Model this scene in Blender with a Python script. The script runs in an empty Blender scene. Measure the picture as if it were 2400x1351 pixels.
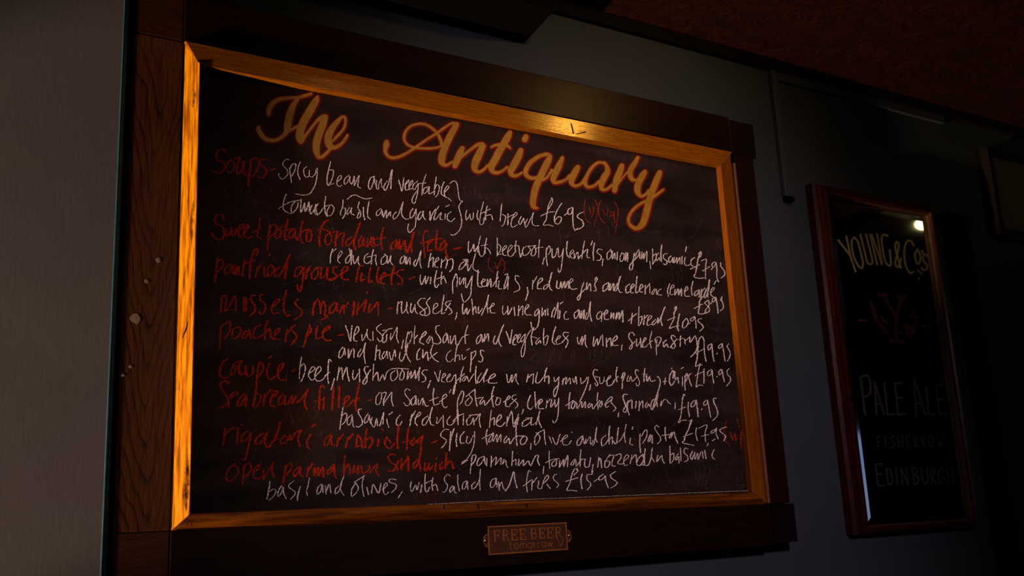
import bpy, math, random
from mathutils import Vector, Matrix

# ---------------------------------------------------------------- camera, world, lights, exposure
S = bpy.context.scene
COL = S.collection
FPX = 2372.38                                   # focal length in pixels of the 2400 px wide frame
CAM = Vector((-0.438, -1.8506, 1.6))
ROT = Matrix(((0.8487, 0.0789, 0.5230), (-0.5268, 0.2157, 0.8222), (-0.0480, -0.9733, 0.2246)))
def _ortho(m):
    x = Vector(m.col[0]).normalized(); z = Vector(m.col[2]); z = (z - x * z.dot(x)).normalized(); y = z.cross(x)
    return Matrix((x, y, z)).transposed()
ROT = _ortho(ROT)
cd = bpy.data.cameras.new('camera'); cam = bpy.data.objects.new('camera', cd); COL.objects.link(cam)
cam.matrix_world = Matrix.Translation(CAM) @ Matrix((ROT.col[0], -ROT.col[1], -ROT.col[2])).transposed().to_4x4()
cd.sensor_width = 36; cd.lens = FPX / 2400 * 36; cd.clip_start = .02; cd.clip_end = 60
cd.dof.use_dof = True; cd.dof.focus_distance = 2.15; cd.dof.aperture_fstop = 4.5
S.camera = cam
vs = S.view_settings
vs.view_transform = 'Standard'; vs.look = 'None'; vs.gamma = 1; vs.use_curve_mapping = False; vs.exposure = 0
w = bpy.data.worlds.new('world'); S.world = w; w.use_nodes = True
w.node_tree.nodes['Background'].inputs[0].default_value = (.5, .55, .8, 1)
w.node_tree.nodes['Background'].inputs[1].default_value = .004
def lamp(name, kind, loc, col, power, size=.05, target=None, angle=60, blend=1):
    d = bpy.data.lights.new(name, kind); d.color = col; d.energy = power; d.shadow_soft_size = size
    if kind == 'SPOT': d.spot_size = math.radians(angle); d.spot_blend = blend
    o = bpy.data.objects.new(name, d); COL.objects.link(o); o.location = loc
    if target: o.rotation_euler = (Vector(target) - Vector(loc)).to_track_quat('-Z', 'Y').to_euler()
    return o
lamp('room_spot', 'SPOT', (.15, -2.7, 2.70), (1, .65, .64), 165, .10, (1.0, 0, 1.80), 46, 1)
lamp('low_table_lamp', 'SPOT', (-3.0, -.375, .60), (1, .62, .34), 1250, .04, (-.10, -.05, 2.05), 21, .6)  # unseen warm lamp grazing the wall from low left, no fitting modelled
lamp('ceiling_lamp_glow', 'SPOT', (1.385, -.77, 2.81), (1, .58, .16), 5.5, .02, (1.0, 0, 2.3), 150, 1)

# ---------------------------------------------------------------- helpers
def ray(px, py): return ROT @ Vector((px - 1200, py - 675.5, FPX))
def at(px, py, y):
    """the point of the wall-parallel plane at depth y that the photograph shows at (px, py)"""
    v = ray(px, py); return CAM + v * ((y - CAM.y) / v.y)
def new(name, me, parent=None):
    o = bpy.data.objects.new(name, me); COL.objects.link(o)
    if parent: o.parent = parent
    return o
def thing(name, label, cat, loc, group=None):
    o = bpy.data.objects.new(name, None); COL.objects.link(o); o.location = loc; o.empty_display_size = .05
    o['label'] = label; o['category'] = cat
    if group: o['group'] = group
    return o
def base(o):
    while o.parent: o = o.parent
    return Vector(o.location)
class MB:
    def __init__(s): s.v = []; s.f = []; s.uv = []
    def vert(s, p): s.v.append(tuple(p)); return len(s.v) - 1
    def face(s, idx, uv=None): s.f.append(tuple(idx)); s.uv.append(uv or [(0.5, 0.5)] * len(idx))
    def box(s, x0, x1, y0, y1, z0, z1):
        i = [s.vert((x, y, z)) for x in (x0, x1) for y in (y0, y1) for z in (z0, z1)]
        for q in ((0, 1, 3, 2), (4, 6, 7, 5), (0, 4, 5, 1), (2, 3, 7, 6), (0, 2, 6, 4), (1, 5, 7, 3)): s.face([i[k] for k in q])
        return s
    def loops(s, rings, close=True):
        ids = [[s.vert(p) for p in r] for r in rings]; n = len(rings[0])
        for a, b in zip(ids, ids[1:]):
            for k in range(n if close else n - 1):
                s.face((a[k], a[(k + 1) % n], b[(k + 1) % n], b[k]))
        return ids
    def build(s, name, mat, parent=None, smooth=False, bevel=0, fix=True):
        o0 = base(parent) if parent else Vector((0, 0, 0))
        me = bpy.data.meshes.new(name)
        me.from_pydata([tuple(Vector(p) - o0) for p in s.v], [], s.f)
        ul = me.uv_layers.new(name='uv'); k = 0
        for u in s.uv:
            for q in u: ul.data[k].uv = q; k += 1
        if fix:
            import bmesh
            bm = bmesh.new(); bm.from_mesh(me); bmesh.ops.recalc_face_normals(bm, faces=bm.faces); bm.to_mesh(me); bm.free()
        me.materials.append(mat)
        if smooth: me.shade_smooth()
        o = new(name, me, parent)
        if bevel:
            m = o.modifiers.new('bevel', 'BEVEL'); m.width = bevel; m.segments = 2; m.limit_method = 'ANGLE'
        return o
def structure(o): o['kind'] = 'structure'; return o

# ---------------------------------------------------------------- materials
def mat(name):
    m = bpy.data.materials.new(name); m.use_nodes = True
    return m, m.node_tree.nodes, m.node_tree.links, m.node_tree.nodes['Principled BSDF']
def nd(N, t, **kw):
    n = N.new(t)
    for k, v in kw.items(): setattr(n, k, v)
    return n
def coords(N, L, scale, rot=(0, 0, 0)):
    tc = nd(N, 'ShaderNodeTexCoord'); mp = nd(N, 'ShaderNodeMapping'); L.new(tc.outputs['Object'], mp.inputs[0])
    mp.inputs['Scale'].default_value = scale; mp.inputs['Rotation'].default_value = rot
    return mp.outputs[0]
def noise(N, L, vec, scale, detail=3, rough=.55, dist=0):
    n = nd(N, 'ShaderNodeTexNoise'); L.new(vec, n.inputs['Vector'])
    n.inputs['Scale'].default_value = scale; n.inputs['Detail'].default_value = detail; n.inputs['Roughness'].default_value = rough; n.inputs['Distortion'].default_value = dist
    return n.outputs['Fac']
def ramp(N, L, fac, stops):
    r = nd(N, 'ShaderNodeValToRGB'); L.new(fac, r.inputs[0]); e = r.color_ramp.elements
    while len(e) < len(stops): e.new(.5)
    for q, (p, c) in zip(e, stops): q.position = p; q.color = (*c, 1) if len(c) == 3 else c
    return r.outputs[0]
def mix(N, L, a, b, fac, mode='MIX'):
    m = nd(N, 'ShaderNodeMix', data_type='RGBA', blend_type=mode)
    for s, v in ((6, a), (7, b), (0, fac)):
        if hasattr(v, 'links') or hasattr(v, 'is_output'): L.new(v, m.inputs[s])
        else: m.inputs[s].default_value = v if s == 0 else (*v, 1)
    return m.outputs[2]
def maths(N, L, op, a, b=None, clamp=False):
    m = nd(N, 'ShaderNodeMath', operation=op, use_clamp=clamp)
    for s, v in ((0, a), (1, b)):
        if v is None: continue
        if hasattr(v, 'is_output'): L.new(v, m.inputs[s])
        else: m.inputs[s].default_value = v
    return m.outputs[0]
def bump(N, L, B, h, strength, dist=.002):
    b = nd(N, 'ShaderNodeBump'); b.inputs['Strength'].default_value = strength; b.inputs['Distance'].default_value = dist
    L.new(h, b.inputs['Height']); L.new(b.outputs[0], B.inputs['Normal'])
def plain(name, col, rough=.6, metal=0, spec=.3, rough_var=0):
    m, N, L, B = mat(name)
    n = noise(N, L, coords(N, L, (1, 1, 1)), 60, 3)
    c = ramp(N, L, n, [(.3, tuple(k * .8 for k in col)), (.7, tuple(min(1, k * 1.15) for k in col))])
    L.new(c, B.inputs['Base Color']); B.inputs['Roughness'].default_value = rough; B.inputs['Metallic'].default_value = metal
    B.inputs['Specular IOR Level'].default_value = spec
    return m
def wood(name, dark, light, axis='z', rough=.4, spec=.5, fine=1.0, rings=9, contrast=1, blotch=None, vee=None, line=.6, stops=(.16, .38, .66)):
    """fine grain along axis; growth rings either wander (vee None) or form V-shaped figure: vee = (centre line, along, across, waviness)"""
    m, N, L, B = mat(name)
    lo = .06
    fib = noise(N, L, coords(N, L, (1, 1, lo) if axis == 'z' else (lo, 1, 1)), 420 * fine, 4, .6)
    v2 = coords(N, L, (1, 1, .16) if axis == 'z' else (.16, 1, 1))
    big = noise(N, L, v2, 9, 2, .5)
    if vee:
        cc, al, ac, wv = vee
        tc = nd(N, 'ShaderNodeTexCoord'); sx = nd(N, 'ShaderNodeSeparateXYZ'); L.new(tc.outputs['Object'], sx.inputs[0])
        c_, l_ = (sx.outputs[0], sx.outputs[2]) if axis == 'z' else (sx.outputs[2], sx.outputs[0])
        wob = noise(N, L, coords(N, L, (1, 1, .5) if axis == 'z' else (.5, 1, 1)), 11, 2)
        c_ = maths(N, L, 'ADD', c_, maths(N, L, 'MULTIPLY', maths(N, L, 'SUBTRACT', wob, .5), .045))
        d_ = maths(N, L, 'SUBTRACT', c_, cc)
        d_ = maths(N, L, 'SQRT', maths(N, L, 'ADD', maths(N, L, 'MULTIPLY', d_, d_), .00006))
        f = maths(N, L, 'SUBTRACT', maths(N, L, 'MULTIPLY', l_, al), maths(N, L, 'MULTIPLY', d_, ac))
        f = maths(N, L, 'ADD', f, maths(N, L, 'MULTIPLY', big, wv))
        ring = maths(N, L, 'POWER', maths(N, L, 'FRACT', f), 5.0)
    else:
        ring = maths(N, L, 'POWER', maths(N, L, 'FRACT', maths(N, L, 'MULTIPLY', big, rings)), 2.6)
    f = maths(N, L, 'SUBTRACT', fib, maths(N, L, 'MULTIPLY', ring, .22 * contrast))
    c = ramp(N, L, f, [(stops[0], tuple(k * line for k in dark)), (stops[1], dark), (stops[2], light)])
    if blotch:
        b = noise(N, L, coords(N, L, (1, 1, .35)), 14, 3)
        c = mix(N, L, c, blotch, ramp(N, L, b, [(.55, (0, 0, 0)), (.75, (.7, .7, .7))]))
    L.new(c, B.inputs['Base Color'])
    B.inputs['Roughness'].default_value = rough; B.inputs['Specular IOR Level'].default_value = spec
    bump(N, L, B, f, .3, .0008)
    return m
def chalk(name, col, thr=.36, soft=.10, edge=.30, density=1.0, scale=900):
    """powdery stroke: a noise breaks it up, more towards its edges (uv.y runs across the stroke)"""
    m, N, L, B = mat(name)
    v = coords(N, L, (1, 1, .55))
    n = noise(N, L, v, scale, 3, .7)
    uv = nd(N, 'ShaderNodeUVMap', uv_map='uv'); sp = nd(N, 'ShaderNodeSeparateXYZ'); L.new(uv.outputs[0], sp.inputs[0])
    a = maths(N, L, 'ABSOLUTE', maths(N, L, 'SUBTRACT', maths(N, L, 'MULTIPLY', sp.outputs[1], 2.0), 1.0))
    a = maths(N, L, 'MULTIPLY', maths(N, L, 'POWER', a, 2.5), edge)
    f = maths(N, L, 'DIVIDE', maths(N, L, 'SUBTRACT', maths(N, L, 'SUBTRACT', n, a), thr), soft, True)
    f = maths(N, L, 'MULTIPLY', f, density, True)
    L.new(f, B.inputs['Alpha'])
    B.inputs['Base Color'].default_value = (*col, 1); B.inputs['Roughness'].default_value = 1; B.inputs['Specular IOR Level'].default_value = 0
    return m
def paint_wall(name, col, rough, brush, tint=None):
    m, N, L, B = mat(name)
    big = noise(N, L, coords(N, L, (1, 1, 1)), 3.0, 4, .6)
    st = noise(N, L, coords(N, L, brush), 160, 3, .6)
    f = maths(N, L, 'ADD', maths(N, L, 'MULTIPLY', big, .82), maths(N, L, 'MULTIPLY', st, .18))
    c = ramp(N, L, f, [(.32, tuple(k * .86 for k in col)), (.66, tuple(k * 1.12 for k in col))])
    if tint: c = mix(N, L, c, tint, ramp(N, L, noise(N, L, coords(N, L, (1, 1, 1)), 2.2, 2), [(.4, (0, 0, 0)), (.62, (.8, .8, .8))]))
    sk = noise(N, L, coords(N, L, (1, 1, 1)), 38, 0)
    c = mix(N, L, c, tuple(k * .35 for k in col), ramp(N, L, sk, [(.0, (1, 1, 1)), (.13, (0, 0, 0))]))
    L.new(c, B.inputs['Base Color']); B.inputs['Roughness'].default_value = rough; B.inputs['Specular IOR Level'].default_value = .3
    bump(N, L, B, st, .09, .001)
    return m

BEVEL = 7.0
BEAM = (2.71, 2.86, 2.70)
TEXT = """
>W|x|white chalk line reading spicy bean and vegetable
D 1075 190 1045 180 1005 215 1000 260 1050 320 1055 380 995 435 955 410 940 370;1080 300 1095 400 1105 475;1090 300 1115 250 1160 240 1150 320 1110 400;1215 225 1190 300 1190 380 1215 435;1300 275 1265 310 1270 380 1300 415 1335 390;1335 330 1335 390 1370 410 1410 370 1420 320;1435 300 1430 420 1400 530 1340 620 1260 640 1160 625
D 1605 220 1580 320 1560 430 1565 500 1585 520;1590 325 1640 320 1635 400 1600 490 1570 515 1650 490;1690 470 1740 430 1735 390 1700 420 1685 490 1710 530 1750 515;1840 390 1790 430 1780 490 1800 500 1840 440 1855 400 1850 470 1880 500;1880 500 1900 430 1910 400 1910 520 1930 470 1970 390 1960 470 1955 530 1990 550
E 640 240 590 260 565 340 575 400 600 390 630 300 640 240;635 250 650 330 670 370;670 290 665 380 690 400 700 330 730 270 730 350 760 400;800 300 760 370 780 415 820 330 860 160;870 155 855 270 850 395
E 950 290 975 370 990 425 1005 350 1015 260;1030 350 1080 300 1070 285 1035 340 1040 410 1080 405;1085 370 1130 310 1120 290 1085 340 1085 400 1120 390;1190 300 1140 340 1130 395 1160 400 1200 330 1190 450 1160 570 1135 580 1120 540 1150 470 1200 400;1300 215 1260 330 1245 475;1215 330 1300 320;1320 370 1270 400 1270 460 1310 430 1340 370 1340 460 1400 430;1430 250 1410 370 1405 470;1410 400 1440 340 1470 380 1450 470 1420 500;1530 310 1500 380 1495 460 1530 490;1530 450 1590 380 1570 360 1535 420 1540 490 1570 510 1620 545
>W|brace|white chalk curly brace joining the two soup lines
E 1605 330 1640 300 1680 305 1700 360 1710 440 1730 540 1765 555;1765 555 1720 620 1740 720 1755 800 1740 900 1690 965 1640 990 1615 980
>W|x|white chalk line reading tomato basil and garlic with bread and its price
D 1040 630 1015 690 1000 780 1010 830 1060 865 1110 880;940 815 1010 770 1100 725 1160 715 1230 700;1160 715 1110 780 1105 850 1130 860 1180 800 1190 740;1230 700 1225 780 1225 860 1260 790 1275 740 1280 850 1310 800 1330 730 1335 850;1370 770 1345 830 1355 880 1400 820 1420 760 1420 840 1440 890;1450 750 1400 820 1410 880 1440 890 1490 850;1545 665 1530 760 1540 870 1560 910;1470 870 1530 790 1600 770;1600 770 1560 850 1570 905 1620 890 1650 810 1620 765
E 240 540 235 620 210 690 210 730;230 640 270 650 265 720 235 775;320 640 290 690 295 725 330 690 350 640 345 710 380 730;445 570 430 640 460 690 460 750 420 770 440 700;500 640 500 720 515 785;570 565 555 660 555 750 590 785;295 530 340 490 400 475 450 500 530 525 605 515
E 720 650 670 690 670 740 710 720 735 660 740 740;745 690 755 760 790 670 795 765;800 760 840 690 845 740;920 690 880 740 890 785 940 740 970 660 1005 570;1005 570 985 680 1000 750 1040 785 1080 780
E 1130 650 1100 700 1100 770 1140 740 1170 660;1175 660 1170 800 1160 880 1120 930 1085 955 1065 900 1075 850;1230 690 1200 740 1200 795 1240 760 1265 680 1265 750 1290 790;1350 690 1350 800 1380 720 1420 660;1460 620 1420 700 1400 790 1430 780 1490 700 1480 780 1510 790;1545 720 1540 780;1555 625 1595 605;1615 690 1575 730 1575 790 1620 815 1665 775
E 1820 670 1805 730 1815 795 1840 760 1860 720 1870 790 1900 770 1905 710;1960 680 1950 750 1965 790;2030 570 2000 700 1985 820 2000 855 2030 840 2045 760;2080 620 2060 720 2060 790;1990 720 2120 655;2070 740 2130 730 2150 790
F 630 430 620 540 610 640;640 560 680 590 665 670 635 710;710 560 710 690;710 600 780 560;770 610 825 565 810 535 770 600 750 690 775 725 830 690;880 590 850 650 870 690 910 610 920 680;960 620 930 680 945 725 1000 620 1040 540;1030 545 1020 650 1040 700 1105 705
F 1275 350 1235 430 1210 540 1200 620 1165 695 1230 695 1285 710;1270 350 1280 400 1230 490;1130 580 1230 535 1310 525;1395 420 1340 510 1305 600 1310 660 1345 685 1385 650 1390 600 1350 595 1305 640;1435 570 1460 550;1530 470 1480 500 1480 555 1520 550 1540 480;1540 490 1540 620 1545 710 1565 765;1670 530 1610 560 1600 600 1660 640 1675 700 1640 735 1580 755 1600 740
>r|x|thin red chalk dietary marks after the soup price
F 1700 370 1685 460 1690 560 1720 640 1760 665;1740 460 1765 530 1775 590 1800 550 1805 460;1820 370 1855 460 1850 570 1820 660 1810 720;1895 380 1870 460 1875 570 1910 640 1950 670;1920 500 1950 560;1970 460 1985 520 1975 580;2050 520 2015 560 2020 590 2060 560 2065 520 2070 640 2085 665;2070 400 2110 470 2115 580 2095 700 2085 800
>R|x|red chalk word soups
D 270 90 230 55 180 70 145 120 160 190 230 215 260 260 240 320 180 365 105 335;330 190 290 230 280 310 320 355 370 300 370 220 330 190;380 180 450 160 420 250 405 330 430 375 480 300 490 220;500 230 490 330 520 375;590 190 580 300 560 420 555 520;575 200 640 165 690 200 680 290 620 400 590 400;790 190 720 190 700 240 780 310 780 370 730 420 680 400;840 325 900 300
>R|x|red chalk words sweet potato fondant and feta
G 245 70 215 20 160 20 125 80 150 140 220 170 245 240 230 320 170 340 110 300 90 260;270 210 275 300 320 260 340 180 350 290 390 260 400 200;420 240 490 170 480 140 440 180 430 270 470 310;500 250 555 180 540 150 510 190 500 280 550 320 600 300;700 80 690 180 670 290 710 325;610 240 700 200
G 830 160 815 280 805 400 800 455;830 180 880 145 920 180 890 260 830 300;940 200 900 260 910 320 960 300 965 220 930 200;940 200 1010 150;1060 85 1030 200 1020 330 1050 340;1000 230 1110 200;1130 200 1080 250 1080 320 1120 300 1160 210 1150 300 1180 340;1250 110 1220 230 1230 360 1260 380;1180 330 1240 240 1330 205;1330 210 1300 270 1300 350 1340 360 1365 300 1350 220 1320 210
G 1580 90 1540 105 1490 180 1460 300 1465 410;1440 220 1500 200 1600 240;1590 250 1540 310 1550 400 1600 390 1620 310 1590 250;1590 250 1700 235;1690 240 1670 330 1665 420;1670 330 1740 260 1780 260 1760 340 1755 410;1880 300 1810 350 1805 410 1850 400 1920 300 1975 130;1980 125 1930 280 1900 380 1920 460;2000 300 1965 360 1975 430 2010 390 2030 320 2030 400 2060 420;2080 330 2075 430 2120 340 2130 300 2125 400 2160 430;2150 310 2170 410 2220 400;2280 190 2250 320 2260 460;2160 330 2310 310
E 920 1055 860 1100 850 1170 900 1150 930 1070 935 1150;960 1060 965 1170 1010 1090 1030 1060 1040 1180 1060 1210;1140 970 1110 1070 1060 1210 1040 1190;1140 960 1110 1110 1120 1200;1330 950 1290 930 1265 1010 1270 1130 1285 1270;1230 1090 1330 1070;1320 1110 1380 1060 1370 1040 1330 1090 1320 1180 1370 1180;1440 940 1430 1060 1430 1160 1460 1180;1380 1040 1510 1030;1540 1060 1490 1110 1480 1180 1530 1150 1560 1090 1550 1200 1580 1280;1660 1165 1750 1145
>W|x|white chalk line reading with beetroot, puy lentils, onion jam, balsamic and its price
H 100 145 95 220 105 290 150 220 165 180 175 270 215 210;220 200 215 280;250 80 225 200 235 290 260 335 295 310 305 260;330 100 310 200 310 290;260 200 340 180;315 220 350 240 380 295;465 100 465 220 465 325;480 180 510 210 500 270 470 310 540 300;530 270 580 220 570 195 535 240 540 310 580 325;600 280 655 215 640 190 605 240 605 320 650 330 690 280;705 140 695 230 700 270;680 200 720 200;715 200 740 210 760 345 785 280 800 220;840 205 790 240 800 320 850 305 890 250 860 205;860 205 960 195;950 200 910 250 900 320 940 320 960 260 940 205;1005 120 995 230 995 345;960 230 1050 215;1065 350 1045 430
H 1095 230 1090 330 1105 450;1095 250 1130 200 1145 260 1120 310;1165 240 1170 350 1210 320 1230 240;1245 230 1250 340 1290 310 1310 240;1310 250 1295 380 1280 500 1255 540 1240 490;1360 145 1350 250 1360 320 1390 350;1390 320 1440 275 1425 250 1395 300 1410 350 1440 360;1450 300 1450 360 1490 280 1500 360;1580 140 1560 250 1545 360;1510 350 1600 250;1620 250 1610 340 1640 350;1665 185 1680 140;1705 170 1690 280 1695 380;1800 250 1760 240 1740 280 1790 330 1780 380 1740 385;1815 370 1805 450
I 280 135 235 190 235 260 260 260 290 200 285 150;300 160 300 260 330 180 335 250;365 170 360 270;425 180 400 230 405 290 440 270 450 200 420 180;470 180 465 280 495 180 495 290;580 190 565 290 560 370 540 400 520 380 530 330 600 250;640 140 600 200 605 250 640 200 650 160 650 250;680 170 670 260 705 180 700 260 740 160 740 290;780 290 790 380;815 130 815 230 815 325;820 220 860 190 855 260 825 310;890 180 860 230 870 280 900 240 905 270;930 85 920 190 925 290;1000 190 960 200 955 250 1000 290 985 330 950 320;1050 220 1020 250 1030 300 1060 280 1070 240 1075 300;1090 240 1090 310 1125 240 1125 315 1160 240 1165 320;1190 230 1190 320;1230 240 1220 310 1250 345 1290 330;1235 160 1245 105;1350 240 1310 270 1305 330 1330 350
I 1430 170 1400 240 1380 340 1365 430 1345 485 1410 505 1470 500;1400 190 1430 165 1435 210 1390 260;1300 385 1380 350 1410 330;1440 280 1500 265 1490 370 1490 510;1455 410 1540 360;1565 390 1580 375;1610 295 1575 320 1580 360 1610 350 1625 300 1635 400 1635 490 1655 545;1685 310 1685 350 1730 410 1735 460 1690 500
>W|x|white chalk line reading reduction and herb oil
J 215 300 190 380 185 470;195 350 260 290;290 410 335 350 320 320 290 370 285 450 315 475;430 370 385 420 385 475 430 450 445 370 430 295;455 310 460 400 450 490;480 380 480 450 500 480 540 400;545 390 540 460 560 495;670 350 625 390 620 460 660 480 700 450;735 305 715 400 710 490;650 400 770 370;770 370 765 440 780 500;890 370 840 420 840 490 890 470 915 400 880 360;910 400 920 480 960 380 955 460 985 495
J 1130 380 1090 410 1080 480 1120 460 1140 390 1145 470;1160 400 1160 490 1200 400 1205 490;1280 430 1250 480 1270 515 1310 430 1340 325;1345 330 1330 440 1345 535;1470 360 1450 440 1440 520;1450 450 1500 400 1495 520;1520 470 1570 430 1560 400 1525 450 1520 510 1560 530;1610 430 1600 530;1605 470 1650 430;1660 400 1680 460 1660 540;1690 440 1740 420 1755 470 1740 550 1710 585;1930 430 1860 480 1825 550 1850 555 1900 510 1920 450;1880 430 1940 430 1920 500;1940 490 1945 575 1990 500;2040 355 2010 470 2010 540 2040 570 2085 590
>r|x|red chalk dietary mark after herb oil
H 375 345 350 410 360 480 420 545;435 410 455 480 470 490 490 430 515 380;465 450 470 500;510 350 555 410 560 480 545 545
>R|x|red chalk words panfried grouse fillets
G 160 590 150 700 130 880;165 610 230 590 225 680 150 760;320 650 260 710 265 780 320 740 350 660 350 740 380 780;390 680 390 780 430 680 430 780;510 590 490 700 480 800;660 530 680 470 640 465 600 560 580 700 570 820;520 640 640 600;670 700 650 820;665 730 720 660;760 690 760 800 810 800;820 530 825 540;840 660 800 720 810 800 860 780 880 700 850 660;960 690 900 730 900 800 950 800 1010 700 1080 540;1080 540 1050 650 1020 840
G 1230 680 1160 720 1150 810 1200 790 1250 700;1270 690 1250 850 1230 960 1200 1000 1180 920;1310 720 1290 830;1300 770 1340 680;1420 700 1365 770 1370 840 1420 830 1450 750 1420 700;1420 700 1500 690;1490 710 1480 830 1540 790 1570 700;1570 700 1560 840;1690 690 1650 690 1640 750 1680 800 1640 850 1580 850 1700 810;1700 800 1800 740 1830 690 1780 690 1750 760 1760 840 1830 850
J 610 510 560 520 530 620 515 710;590 610 570 700 620 680;700 530 680 640 680 720 720 700;800 530 780 640 790 720 820 730;820 680 890 630 880 600 840 640 830 720 880 740;1000 520 970 640 970 740;900 640 1010 600;1120 560 1060 570 1040 620 1100 670 1100 740 1050 740;1200 680 1260 650
>W|x|white chalk line reading with puy lentils, red wine jus and celeriac remoularde
J 1335 630 1335 690 1350 750 1390 670 1400 640 1405 740 1440 650;1470 660 1465 735;1545 570 1520 680 1520 760 1540 785 1570 750;1610 590 1600 680 1600 740;1540 680 1640 640;1605 680 1640 660 1665 725;1790 620 1750 720 1750 860;1750 710 1790 610 1810 690 1800 770;1840 660 1840 750 1890 660 1885 740;1910 670 1920 790 1970 700 2000 640;2000 650 1985 780 1980 870 1940 940 1890 970 1860 870
H 220 515 215 620 220 710 260 725;260 680 310 640 290 620 265 670 280 720 320 710;340 630 335 720 380 620 385 720;470 530 455 640 450 720;400 720 480 600;490 650 480 740 520 750;560 570 600 555;600 570 570 660 550 750 590 700 610 600;605 600 600 750;740 590 700 580 700 640 745 700 745 760 680 790;850 735 855 800 830 890
H 920 640 915 750;915 690 970 595;980 690 1040 640 1030 610 990 650 980 740 1030 750;1110 690 1060 720 1070 760 1120 700 1165 545;1160 550 1130 660 1140 740 1165 770;1230 650 1225 730 1260 740 1280 660 1290 740 1320 660;1330 660 1330 740 1370 650 1375 740;1380 690 1430 640 1410 620 1385 670 1400 740 1440 755 1480 745;1570 670 1545 740 1525 850 1500 895 1490 860 1540 800 1590 750;1610 670 1605 760 1650 680 1660 770;1710 640 1730 600 1740 630 1710 690 1730 770 1700 775;1880 670 1820 710 1820 780 1870 740 1890 670 1890 760;1910 690 1905 770 1950 680 1950 770;2000 680 1960 760 1990 760 2030 600;2040 590 2010 720 2030 790 2060 795
I 520 580 475 620 480 690 530 670;530 650 580 600 560 580 535 630 540 690 570 690;615 485 605 590 600 690 640 670;650 650 690 610 670 580 645 640 660 680 690 680;720 600 720 700;725 640 780 570;780 600 780 690;840 640 805 690 820 710 860 640 865 710;920 640 885 670 880 710 930 720;1030 580 1005 660 1015 735;1050 640 1090 610 1070 590 1045 630 1040 710 1080 710;1100 650 1100 720 1140 640 1145 720 1180 640 1185 725;1220 680 1265 640 1250 610 1225 660 1230 730 1290 735;1330 545 1310 640 1320 720;1390 660 1350 690 1360 730 1400 690 1410 650 1410 740;1440 650 1430 750;1440 680 1480 630;1500 650 1470 730 1490 750 1530 650 1540 530;1540 540 1520 640 1520 750;1560 690 1600 640 1590 620 1560 660 1560 720 1590 740;1600 580 1625 540
>W|x|white chalk price of the grouse
I 1450 745 1415 800 1410 880 1400 950 1450 960 1520 940;1350 890 1420 850 1450 835;1520 790 1480 820 1530 870 1540 920 1500 950 1490 910 1530 860 1535 810 1520 785;1555 830 1560 820;1610 745 1580 770 1580 810 1610 790 1620 750 1640 850 1650 945;1700 745 1680 790 1690 770 1715 840 1715 890 1680 920
>R|x|red chalk words mussels marini
K2 220 180 210 280 205 380;215 210 270 180 270 280 260 370;275 370 340 270 380 190 400 280 390 370;500 220 495 370;530 220 525 370;515 215 510 370;650 180 600 180 590 240 640 310 640 380 590 430;765 165 710 180 710 240 770 290 770 370 720 420 700 390;880 320 950 250 940 225 890 260 850 350 880 410 940 400;1040 120 1010 250 1010 380 1050 440 1090 430;1185 230 1150 270 1190 330 1240 370 1220 440 1150 485
K2 1400 270 1385 350 1380 420;1400 300 1440 230 1470 300 1480 400;1480 350 1510 250 1540 320 1530 430;1530 430 1570 450 1490 490;1660 270 1600 330 1600 410 1650 380 1690 280 1690 370;1720 400 1770 300 1780 400;1790 330 1830 270;1910 270 1890 430;1960 280 1940 430;1950 370 2050 250 2060 240;2060 260 2030 380;2075 150 2080 135;2110 300 2090 400 2150 340 2200 270;2215 280 2215 430;2340 350 2390 340
>W|x|white chalk line reading mussels, white wine garlic and cream and bread and its price
K 835 155 825 230 820 300;830 180 880 150 875 230 890 300 940 230 945 160;945 160 940 240 960 300;1000 180 990 250 1010 290 1050 200;1050 190 1055 270 1080 300;1180 110 1130 110 1085 160 1110 210 1170 260 1170 320 1130 320 1115 290 1200 230;1240 100 1195 160 1230 230 1235 300 1190 330 1150 320;1280 250 1340 200 1325 170 1290 200 1280 290 1330 300 1370 270;1420 70 1400 180 1390 300 1430 290;1510 140 1460 150 1440 190 1500 240 1520 290 1480 315;1440 260 1500 170;1585 290 1580 330 1565 375
K 1660 180 1655 250 1670 310 1710 230 1715 310 1750 250;1775 120 1785 220 1790 310;1790 260 1820 210 1830 290;1860 220 1860 300 1910 240;1990 70 1960 180 1900 320;1985 80 1970 200 1980 290;1980 240 2060 190 2040 170 2010 240 2020 290 2075 295
L 540 150 530 210 550 260 600 200;600 160 605 260 650 180;680 170 690 270;740 150 735 270;740 220 790 150 790 260;820 210 870 150 850 135 820 190 830 260 900 265;990 190 950 220 945 280 980 250 1000 200 1000 300 985 400 940 455 910 430 895 360;1040 180 1035 280 1080 200 1080 270;1110 190 1110 270;1160 290 1170 230 1200 170;1240 110 1210 230 1190 290;1240 120 1240 310;1265 210 1260 310;1270 125 1300 100;1350 220 1320 260 1330 320 1380 315
L 1500 200 1450 250 1460 310 1500 270 1510 200 1520 300;1540 220 1535 310 1575 200 1570 310;1610 240 1590 310 1620 300 1655 100;1655 110 1650 250 1670 340;1780 220 1740 260 1745 320 1790 300;1800 230 1795 350;1780 290 1850 220;1830 270 1875 230 1860 200 1835 250 1840 320 1890 320;1920 240 1915 310 1950 240 1950 310;1990 240 1980 320 2020 230 2025 320 2065 210 2070 350;2190 250 2175 370;2140 340 2240 250
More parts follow.
